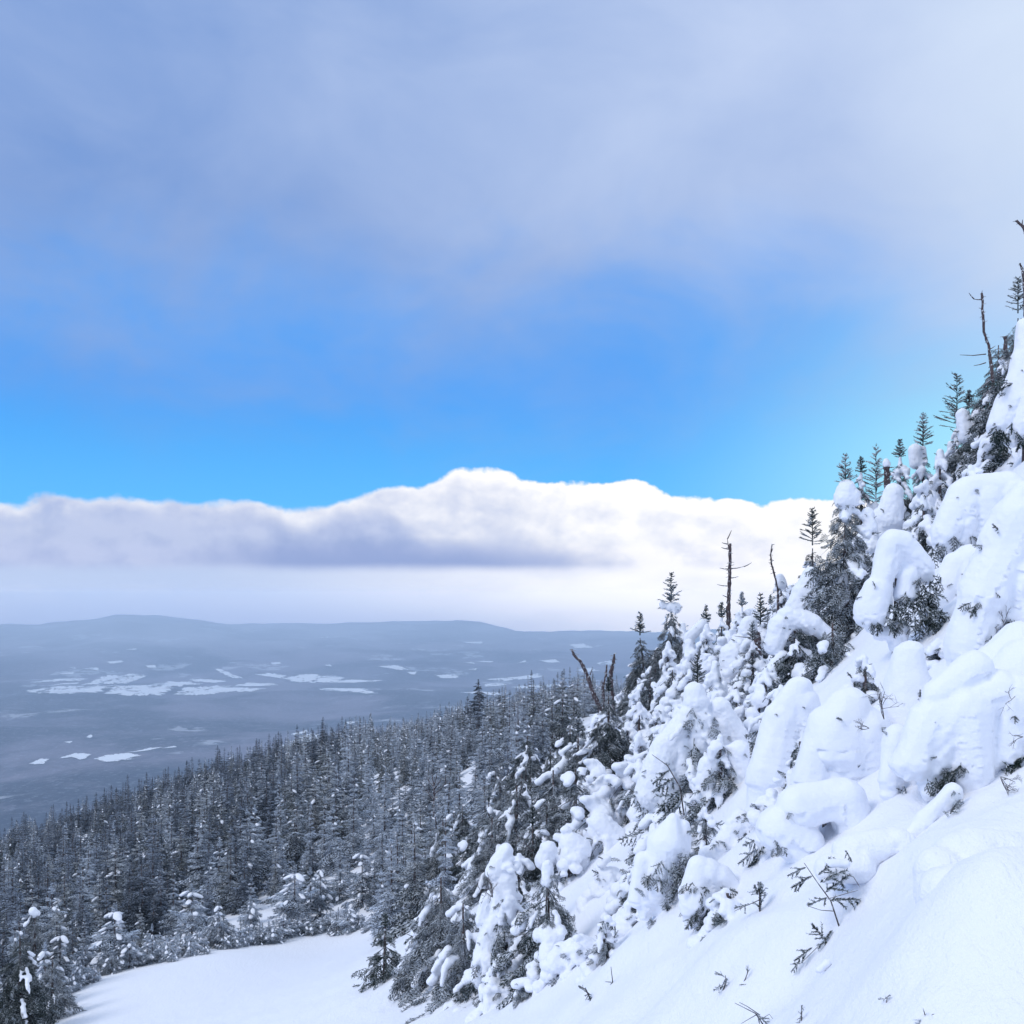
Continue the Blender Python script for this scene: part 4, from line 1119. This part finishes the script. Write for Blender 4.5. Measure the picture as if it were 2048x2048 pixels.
sprig('slanting spruce sapling with drooping twigs in the open snow at lower right', [[(1682, 1848), (1660, 1800), (1632, 1762), (1604, 1722)], [(1678, 1868), (1640, 1888), (1600, 1922)], [(1655, 1798), (1690, 1785), (1712, 1778)], [(1690, 1748), (1705, 1752), (1715, 1770)], [(1668, 1822), (1640, 1818), (1612, 1808)]],
      [(1625, 1752, -1, .5, 45), (1612, 1735, -1, .2, 36), (1640, 1765, .9, -.6, 55), (1650, 1785, .9, -.5, 60), (1636, 1750, .8, -.8, 45), (1660, 1800, .9, -.1, 55), (1625, 1895, -.9, .5, 40), (1650, 1880, -.5, -.6, 40), (1665, 1860, -.5, .5, 45), (1655, 1795, -.8, .2, 40), (1690, 1700, .4, .6, 26), (1600, 1920, -.6, .6, 26)],
      [(1660, 1725, 10, 1690, 1728, 10), (1650, 1760, 8, 1675, 1758, 8)])
sprig('dark needled sprig hanging in its own snow hollow below the slanting sapling', [[(1662, 1930), (1652, 1965), (1640, 1990)]], [(1660, 1932, -.2, 1, 40), (1652, 1960, -.5, .9, 40), (1655, 1965, .1, 1, 42), (1640, 1985, -.5, .8, 26)], [(1655, 1925, 9, 1640, 1940, 8)])
sprig('single twig tip in a dent of the snow at the bottom', [[(1768, 2005), (1772, 1992)]], [(1770, 1998, .2, -.6, 16), (1770, 1998, -.6, -.1, 14)])
sprig('arched needled branch breaking the snow at the bottom right', [[(1830, 2046), (1862, 2026), (1895, 2018), (1938, 2012), (1975, 2028)], [(1850, 2030), (1845, 2016), (1838, 2012)]], [(1865, 2026, .9, .3, 36), (1895, 2018, .8, .5, 40), (1930, 2012, .8, .4, 40), (1950, 2016, .3, .9, 30), (1845, 2036, -.7, .5, 26)], [(1900, 2010, 12, 1935, 2002, 12), (1955, 2020, 9, 1965, 2024, 8)])
sprig('frosted sprig at the bottom edge with one upright tip', [[(1602, 2040), (1602, 2020)]], [(1602, 2030, 0, -1, 20), (1602, 2030, -.3, .9, 20)])
sprig('upright spruce tip with a side twig on the brow of the open snow', [[(1520, 1822), (1518, 1790), (1514, 1762)], [(1518, 1800), (1490, 1812), (1467, 1820)]], [(1520, 1820, 0, -1, 50), (1518, 1800, .4, -.8, 36), (1516, 1790, -.4, -.8, 34), (1500, 1808, -1, .25, 30), (1518, 1815, .3, .8, 28)])
sprig('bent sprig with a tuft of needles in the open snow', [[(1440, 1985), (1452, 1960), (1448, 1946)]], [(1440, 1980, .3, -.8, 26), (1442, 1970, -.7, .3, 20), (1450, 1955, -.6, -.4, 20)])
sprig('thin twig with two needle tufts right of the bent sprig', [[(1476, 1972), (1490, 1958), (1496, 1938)]], [(1478, 1970, .8, -.4, 24), (1494, 1948, .1, -1, 16)])
sprig('tangle of bare twigs at the bottom edge under the bent sprig', [[(1536, 2046), (1510, 2025), (1468, 2003)], [(1520, 2030), (1495, 2012), (1475, 1998)], [(1515, 2028), (1495, 2036), (1480, 2042)], [(1525, 2036), (1540, 2030), (1548, 2040)]], [(1510, 2026, .8, .5, 30)], name='bare_twig')
sprig('thin bare stalk with a forked foot in the open snow', [[(1208, 1980), (1225, 1962), (1221, 1930)], [(1222, 1964), (1210, 1962)]], [], name='bare_twig')
sprig('low tuft of needles on the snow left of the bare stalk', [[(1184, 1994), (1172, 1978), (1160, 1970)]], [(1180, 1990, -.6, -.5, 26), (1176, 1984, .2, .8, 20)])
sprig('small dark spruce tip beside the squat snow pillow', [[(1238, 1862), (1238, 1848)]], [(1238, 1858, .2, -.9, 22), (1238, 1858, -.8, -.2, 18), (1238, 1858, .9, -.1, 18)])
sprig('drooping dark sprig in front of the snow cushion', [[(1492, 1738), (1508, 1690), (1530, 1658)], [(1528, 1668), (1560, 1672), (1592, 1690)]], [(1500, 1735, .3, -1, 60), (1512, 1700, -.8, .4, 40), (1520, 1690, .2, 1, 50), (1508, 1705, .1, 1, 50), (1545, 1670, .9, .3, 36), (1570, 1678, .8, .5, 26), (1575, 1680, 0, 1, 20), (1515, 1680, -.9, .2, 36)])
sprig('arching bent sapling with hanging boughs in front of the broad white topped spruce', [[(1368, 1620), (1360, 1575), (1334, 1530), (1303, 1508)]], [(1350, 1555, -.8, .6, 50), (1358, 1580, -.7, .8, 60), (1362, 1600, -.7, .7, 60), (1340, 1540, -.8, .5, 40), (1366, 1600, .5, .6, 40)], d=22.5)
def shrub(label, px, py, hpx, lean, n, seed, d=None):
    h = hit(px, py) if d is None else P(px, py, d)
    k = h.y / F; rg = np.random.default_rng(seed); g = Geo()
    o = link('bare_shrub', None); o.location = h; tag(o, label, 'bare shrub', 'leafless shrubs in the snow')
    def grow(p, v, l, r, lev):
        q = p + v * l + rg.normal(size=3) * .06 * l; m = (p + q) / 2 + rg.normal(size=3) * .05 * l
        add_tube(g, [p, m, q], [r, r * .85, r * .65], 5)
        if lev:
            for _ in range(rg.integers(2, 4)):
                w = norm(v + rg.normal(size=3) * .55 + [0, 0, .05]); t = .4 + .6 * rg.random()
                grow(p + (q - p) * t, w, l * (.5 + .25 * rg.random()), r * .65, lev - 1)
    for _ in range(n):
        v = norm(np.array([lean[0], -.3, -lean[1]]) + rg.normal(size=3) * .28)
        grow(np.array([0, 0, -.05]), v, hpx * k * (.4 + .2 * rg.random()), max(.005, .9 * k), 3)
    link('stem', g.mesh('stem'), M_TWIG, o)


shrub('leafless shrub with fine twigs between the smooth dome and the egg shaped mound', 1768, 1432, 90, (-.35, -.9), 3, 1, d=17.5)
shrub('bare twig reaching left from the right edge above the hanging spruce', 2030, 1385, 80, (-.95, .3), 1, 2, d=15)
shrub('spray of bare twigs under the drooping snow draped spruce', 2025, 1268, 100, (-.95, .05), 3, 3, d=20)
shrub('fan of fine twigs left of the snowy needled bush', 1570, 1572, 60, (-.8, -.1), 4, 4, d=22)
shrub('pale bare twigs in the dark hollow at the right edge', 2000, 1545, 70, (.3, .6), 4, 5, d=13.8)
shrub('fine bare twigs right of the dark hollow', 2046, 1465, 40, (-.9, -.3), 2, 6, d=13)
shrub('wispy bare shrub against the leaning white drape', 1625, 1400, 70, (-.6, -.5), 5, 7, d=24)
shrub('upright bare twigs beside the snow draped bush', 985, 1790, 60, (-.2, -1), 4, 8, d=26)
shrub('short bare twigs stuck in the side of the smooth dome', 1738, 1450, 34, (-.9, -.3), 2, 9, d=17)
shrub('bare brushwood behind the large bushy spruce', 1065, 1700, 60, (-.7, -.8), 3, 10, d=28)

# ------------------------------------------------------------------ filling of the bank: copies of a few laden kinds
def edge_bank(px):
    return np.interp(px, [730, 800, 1000, 1080, 1130, 1230, 1330, 1400, 1470, 1530, 1560, 1650, 1750, 1900, 2048], [1995, 2000, 1990, 1975, 1920, 1825, 1830, 1800, 1700, 1620, 1580, 1400, 1300, 1200, 1080])


def copy_thing(o, loc, rz, sc, label=None, group=None):
    c = o.copy(); COL.objects.link(c); c.location = loc; c.rotation_euler = (0, 0, rz); c.scale = sc
    if label: c['label'] = label
    if group: c['group'] = group
    for ch in list(o.children):
        d_ = ch.copy(); COL.objects.link(d_); d_.parent = c
    return c


heroes = [o for o in bpy.data.objects if o.get('category') == 'spruce']
taken = [(o.location.x, o.location.y, 1.0) for o in heroes]
KEEP = [(1600, 1780, 905, 1290, 34), (1715, 1870, 1055, 1330, 24.5), (1750, 1900, 1270, 1500, 19.5), (1600, 1780, 1360, 1580, 20), (1490, 1640, 1350, 1640, 26), (1510, 1680, 1205, 1320, 33), (1275, 1510, 1360, 1600, 28.5),
        (1270, 1390, 1615, 1840, 19.8), (1350, 1470, 1705, 1850, 19), (1150, 1290, 1370, 1500, 42), (1860, 2048, 940, 1140, 31), (1890, 2048, 960, 1340, 24), (970, 1230, 1680, 1990, 24.5), (1440, 1480, 1060, 1215, 58),
        (1495, 1535, 1262, 1320, 43), (1140, 1240, 1300, 1410, 60), (1425, 1520, 1610, 1720, 21), (1760, 1790, 920, 985, 43), (1320, 1365, 1140, 1230, 63), (1260, 1300, 1220, 1290, 64), (1130, 1250, 1575, 1740, 30)]
protos = []
for k_, (px, tp, d, w, ld, tip_, fo, rs_) in enumerate([(1255, 1440, 44, 110, .5, 0, 1.7, 1.), (1370, 1400, 38, 130, .8, 0, 1.3, 1.2), (1060, 1500, 60, 120, .3, 20, 1.8, 1.), (1140, 1440, 56, 120, .4, 0, 1.8, 1.), (1505, 1270, 38, 120, .5, 30, 1.7, 1.2), (1730, 1040, 38, 130, .95, 0, 1.1, 1.4), (1000, 1540, 60, 120, .4, 0, 1.7, 1.),
                                                         (1325, 1410, 37, 120, .65, 0, 1.5, 1.2)]):
    protos.append(L(['crowded snowy spruce wedged among the snowball hung spruces', 'crowded white spruce behind the broad white topped spruce', 'frosted slim spruce where forest and bank meet', 'frosted spruce in front of the long curved trunk',
                     'crowded spruce below the short brown stump', 'crowded white spruce left of the ghostly hooded spruce', 'snow patched spruce at the forest end of the bank', 'crowded lumpy spruce left of the broad white topped spruce'][k_], px, tp, d, w, ld, tip_, seed=200 + k_, fol=fo, rs=rs_))
    taken.append((protos[-1].location.x, d, 1.0))
rf = np.random.default_rng(5)
nfill = 0
cand = []
for _ in range(16000):
    px = rf.uniform(1150, 1800) if rf.random() < .55 else rf.uniform(880, 2060); d = math.exp(rf.uniform(math.log(19), math.log(75)))
    cand.append((px, d))
cx_ = np.array(cand); zz_ = gbatch(cx_[:, 0], cx_[:, 1])
for (px, d), z in zip(cand, zz_):
    if nfill >= 165: break
    py = HY - z / d * F
    if py > edge_bank(px) - 12: continue
    if px < 1180 and d > 70: continue
    x = (px - CX) / F * d
    sp = .5 + d * .0165
    if any((x - a) ** 2 + (d - b) ** 2 < (sp) ** 2 for a, b, r in taken): continue
    # never taller than the skyline of the photograph
    sky_y = np.interp(px, [880, 1100, 1200, 1300, 1400, 1500, 1560, 1640, 1700, 1780, 1850, 1920, 1980, 2060], [1480, 1400, 1310, 1260, 1230, 1215, 1170, 1150, 1100, 985, 950, 850, 750, 640])
    kind = protos[[0, 2, 3, 6][rf.integers(4)]] if px < 1180 else protos[[0, 1, 4, 5, 7, 1][rf.integers(6)]]
    Hk = (max(v[2] for ch in kind.children for v in ch.bound_box))
    Hmax = (HY - sky_y) / F * d - z
    s = min(rf.uniform(.8, 1.35), Hmax / Hk, rf.uniform(150, 270) * d / F / Hk)
    if s * Hk < .5: continue
    t_py = py - s * Hk * F / d; hw = 45 * min(1, 30 / d)
    if any(d < kd and px + hw > a and px - hw < b and t_py < c1 and py > c0 for a, b, c0, c1, kd in KEEP): continue
    near = px < 1180
    copy_thing(kind, (x, d, z - .1), rf.random() * 6.28, (lambda w: (w, w, s))(min(max(s, .6) * rf.uniform(.8, 1.05), s * 1.4)),
               'frosted spruce in the crowded fringe where forest and bank meet' if near else 'smaller snow laden spruce crowded between the big white spruces of the bank',
               'frosted fringe spruces' if near else 'crowded spruces between the big ones')
    taken.append((x, d, s)); nfill += 1
print('fill', [sum(1 for t in taken if lo <= t[0] / t[1] * F + CX < lo + 200) for lo in range(800, 2000, 200)], nfill, 'heroes', len(heroes))

# ------------------------------------------------------------------ the frosted forest beyond the trail
M_NEEDLE_DARK = mat_foliage('needles_light_frost', (.010, .016, .021), .74, -.05, 1.1, 1.2, (.54, .64, .82))
M_NEEDLE_WHITE = mat_foliage('needles_heavy_frost', (.025, .034, .04), .92, -.55, .75, 1.6, (.68, .765, .90))
KINDS = [forest_kind(301, 6.2, 1.25, .0, M_NEEDLE_DARK), forest_kind(302, 7.0, 1.15, .0, M_NEEDLE_DARK), forest_kind(303, 5.2, 1.2, .035, M_NEEDLE_DARK), forest_kind(304, 6.0, 1.05, .008, M_NEEDLE_WHITE),
         forest_kind(305, 5.0, 1.25, .04, M_NEEDLE_WHITE), forest_kind(306, 7.6, 1.3, .006, M_NEEDLE), forest_kind(307, 5.6, 1.3, .06, M_NEEDLE),
         forest_kind(308, 2.2, 1.1, 1.0, M_NEEDLE_WHITE, 1.1, True), forest_kind(309, 1.4, 1.1, 1.3, M_NEEDLE_WHITE, 1.5, True), forest_kind(310, 2.9, 1.2, .7, M_NEEDLE_WHITE, 1.0, True)]
KH = [6.2, 7.0, 5.2, 6.0, 5.0, 7.6, 5.6, 2.3, 1.7, 2.9]
TE_X = [-900, 0, 100, 150, 250, 430, 600, 700, 745]; TE_Y = [2300, 2095, 2050, 1985, 1945, 1908, 1880, 1868, 1866]


def in_open(px, py):
    m = np.zeros(len(px), bool)
    m |= (px < 745) & (py > np.interp(px, TE_X, TE_Y))
    m |= (px >= 745) & (px < 1010) & (py > np.interp(px, [745, 800, 1010], [1868, 1890, 1960]))
    m |= (px >= 1010) & (py > 1600)
    return m


ys = []
y_ = 42.0
while y_ < 275: ys.append(y_); y_ += 2.25 + y_ * .004
pts_ = []
for y_ in ys:
    st = 2.0 + y_ * .0035
    xs = np.arange(-.60 * y_, .115 * y_, st)
    pts_.append(np.c_[xs + rf.uniform(-.45, .45, len(xs)) * st, y_ + rf.uniform(-1.0, 1.0, len(xs))])
ex = np.arange(-120, 745, 9.0) + rf.uniform(-4, 4, len(np.arange(-120, 745, 9.0)))
eh = [hit(a_, np.interp(a_, TE_X, TE_Y) - rf.uniform(2, 16), dmax=300) for a_ in ex]
pts_.append(np.array([(h.x, h.y) for h in eh]))
fp = np.concatenate(pts_); fz = ground(fp)
fpx = CX + fp[:, 0] / fp[:, 1] * F; fpy = HY - fz / fp[:, 1] * F
ok = ~in_open(fpx, fpy)
ok &= (fpx < np.interp(fp[:, 1], [40, 60, 90, 140, 280], [880, 1010, 1150, 1230, 1330]))
# distance behind the edge of the trail, so that trees grow taller into the forest
edge_d = np.array([hit(p, q, dmax=300).y for p, q in zip(np.linspace(-250, 745, 30), np.interp(np.linspace(-250, 745, 30), TE_X, TE_Y))])
behind = fp[:, 1] - np.interp(fpx, np.linspace(-250, 745, 30), edge_d)
behind = np.where(fpx > 745, 12 + (fpx - 745) * .02, behind)
taken_a = np.array([(a, b) for a, b, r in taken])
ok &= np.array([((taken_a - p) ** 2).sum(1).min() > 1.5 for p in fp])
fp, fz, fpx, fpy, behind = fp[ok], fz[ok], fpx[ok], fpy[ok], behind[ok]
r_ = fp[:, 1]
order = np.argsort(r_)
whiteness = sstep(450, 930, fpx) * 1.0 + .25 * noise3(np.c_[fp, fp[:, 0] * 0], .06, 3) + .35 * (1 - sstep(4, 16, behind))
wid = rf.uniform(.78, 1.35, len(fp)); var = np.empty(len(fp), int); scl = np.empty(len(fp)); rot = rf.random(len(fp)) * 6.28
for i in range(len(fp)):
    b = behind[i]; u_ = rf.random()
    if b < 3.0: var[i] = 8 if u_ < .75 else 7; scl[i] = rf.uniform(.4, .85)
    elif b < 8: var[i] = [7, 9, 9, 8][rf.integers(4)]; scl[i] = rf.uniform(.75, 1.25)
    else:
        w_ = whiteness[i] + .35 * rf.normal()
        pool = [3, 4, 3, 6, 4] if w_ > .5 else ([5, 6, 4, 2, 3] if w_ > .2 else [0, 1, 2, 0, 5, 6])
        var[i] = pool[rf.integers(len(pool))]
        scl[i] = rf.uniform(.55, 1.18) * (.62 + .38 * sstep(6, 26, b))
NIND = 90
ind = order[:NIND]; rest = order[NIND:]
first = {}
NAMES = ['frosted_spruce'] * 7 + ['snowy_bush_spruce'] * 3
LAB = ['dark tall spruce with light frost near the front of the forest beyond the trail', 'slim dark spruce near the front of the forest beyond the trail', 'dark spruce dotted with snow pads near the front of the forest beyond the trail',
       'pale heavily frosted spruce near the front of the forest beyond the trail', 'pale frosted spruce dotted with snow near the front of the forest beyond the trail', 'tall grey frosted spruce near the front of the forest beyond the trail',
       'grey spruce with many snow pads near the front of the forest beyond the trail', 'snow clumped bushy spruce at the far edge of the trail', 'low snow covered bush spruce lining the far edge of the trail', 'pale bushy spruce just behind the far edge of the trail']
GRP = ['dark tall spruces', 'slim dark spruces', 'snow dotted dark spruces', 'pale heavily frosted spruces', 'snow dotted pale spruces', 'tall grey frosted spruces', 'snow padded grey spruces', 'clumped bush spruces on the trail edge', 'low bush spruces on the trail edge', 'pale bush spruces behind the trail edge']
for i in ind:
    k_ = int(var[i]); loc = (fp[i, 0], fp[i, 1], fz[i] - .15); s = float(scl[i])
    if k_ not in first:
        o = empty(NAMES[k_], loc); tag(o, LAB[k_], 'spruce', GRP[k_])
        t_, c_, s_, m_ = KINDS[k_]
        link('trunk', t_, M_BARK, o); link('crown', c_, m_, o)
        if s_:
            few = len(s_.vertices) < (42 if k_ < 7 else 162) * 26
            for m2 in (split_islands(s_, 30, 1) if few else [s_]): link('snow_load', m2, M_LOAD, o)
        o.rotation_euler = (0, 0, rot[i]); o.scale = (s * wid[i], s * wid[i], s); first[k_] = o
    else:
        copy_thing(first[k_], loc, rot[i], (s * wid[i], s * wid[i], s))
for k_ in set(var[rest]) - set(first):
    print('kind without individual', k_)
# everything farther back reads as one wood
g = bpy.data.node_groups.new('forest', 'GeometryNodeTree')
g.interface.new_socket('Geometry', in_out='INPUT', socket_type='NodeSocketGeometry')
g.interface.new_socket('Geometry', in_out='OUTPUT', socket_type='NodeSocketGeometry')
gi = g.nodes.new('NodeGroupInput'); go = g.nodes.new('NodeGroupOutput')
join = g.nodes.new('GeometryNodeJoinGeometry')
def attr(nm, ty):
    a = g.nodes.new('GeometryNodeInputNamedAttribute'); a.data_type = ty; a.inputs['Name'].default_value = nm
    return next(s for s in a.outputs if s.enabled)
av, as_, ar_ = attr('variant', 'INT'), attr('size', 'FLOAT_VECTOR'), attr('turn', 'FLOAT')
for k_, o in first.items():
    pj = g.nodes.new('GeometryNodeJoinGeometry')
    for ch in o.children:
        oi = g.nodes.new('GeometryNodeObjectInfo'); oi.inputs['Object'].default_value = ch; oi.transform_space = 'ORIGINAL'
        g.links.new(oi.outputs['Geometry'], pj.inputs[0])
    g2i = g.nodes.new('GeometryNodeGeometryToInstance'); g.links.new(pj.outputs[0], g2i.inputs[0])
    cmp_ = g.nodes.new('FunctionNodeCompare'); cmp_.data_type = 'INT'; cmp_.operation = 'EQUAL'
    si = [s for s in cmp_.inputs if s.type == 'INT']
    g.links.new(av, si[0]); si[1].default_value = k_
    iop = g.nodes.new('GeometryNodeInstanceOnPoints')
    g.links.new(gi.outputs[0], iop.inputs['Points']); g.links.new(cmp_.outputs[0], iop.inputs['Selection']); g.links.new(g2i.outputs[0], iop.inputs['Instance'])
    cx = g.nodes.new('ShaderNodeCombineXYZ'); g.links.new(ar_, cx.inputs[2])
    e2r = g.nodes.new('FunctionNodeEulerToRotation'); g.links.new(cx.outputs[0], e2r.inputs[0]); g.links.new(e2r.outputs[0], iop.inputs['Rotation'])
    g.links.new(as_, iop.inputs['Scale'])
    g.links.new(iop.outputs[0], join.inputs[0])
g.links.new(join.outputs[0], go.inputs[0])
pm = bpy.data.meshes.new('forest')
pm.from_pydata([(fp[i, 0], fp[i, 1], fz[i] - .15) for i in rest], [], [])
for nm, ty, arr in (('variant', 'INT', var[rest]), ('turn', 'FLOAT', rot[rest])):
    a = pm.attributes.new(nm, ty, 'POINT'); a.data.foreach_set('value', np.ascontiguousarray(arr, dtype=np.int32 if ty == 'INT' else np.float32))
a = pm.attributes.new('size', 'FLOAT_VECTOR', 'POINT'); a.data.foreach_set('vector', np.c_[scl * wid, scl * wid, scl][rest].astype(np.float32).ravel())
fo = link('forest', pm); tag(fo, 'dense frosted spruce forest falling away towards the valley', 'forest', kind='stuff')
md = fo.modifiers.new('trees', 'NODES'); md.node_group = g
print('forest', len(fp), 'individual', len(ind), 'spruces', len([o for o in bpy.data.objects if o.get('category') == 'spruce']))

# the one spruce that stands above the forest
def lookout():
    d = 125.; k = d / F
    b = P(950, 1590, d); o = empty('lone_spruce', b); tag(o, 'tall thin spruce with a tufted top rising above the forest edge', 'spruce')
    tr, cr = Geo(), Geo(); rg = np.random.default_rng(44)
    H = (1590 - 1362) * k
    def ax(t): return np.array([7 * k * t, 0, H * t])
    add_tube(tr, [ax(t) for t in np.linspace(-.05, .98, 9)], np.linspace(3.4 * k, .6 * k, 9), 6)
    for i in range(60):
        t = .70 + .29 * rg.random() if i < 44 else .2 + .5 * rg.random()
        a = rg.random() * 6.28; R = (20 * (1 - ((t - .70) / .3)) ** .7 + 5) * k if t > .7 else (9 + 6 * rg.random()) * k
        if t < .7 and rg.random() < .3: R *= 1.5
        add_spray(cr, SPRAY_FAR[rg.integers(2)], ax(t), (math.cos(a), math.sin(a), -.15 + .2 * rg.normal()), R * (.7 + .5 * rg.random()))
    leader(cr, rg, ax(.95), H * .05 + .2, r=.03, whorls=3)
    link('trunk', tr.mesh('trunk'), M_BARK, o); link('crown', cr.mesh('crown'), M_NEEDLE_DARK, o)
lookout()
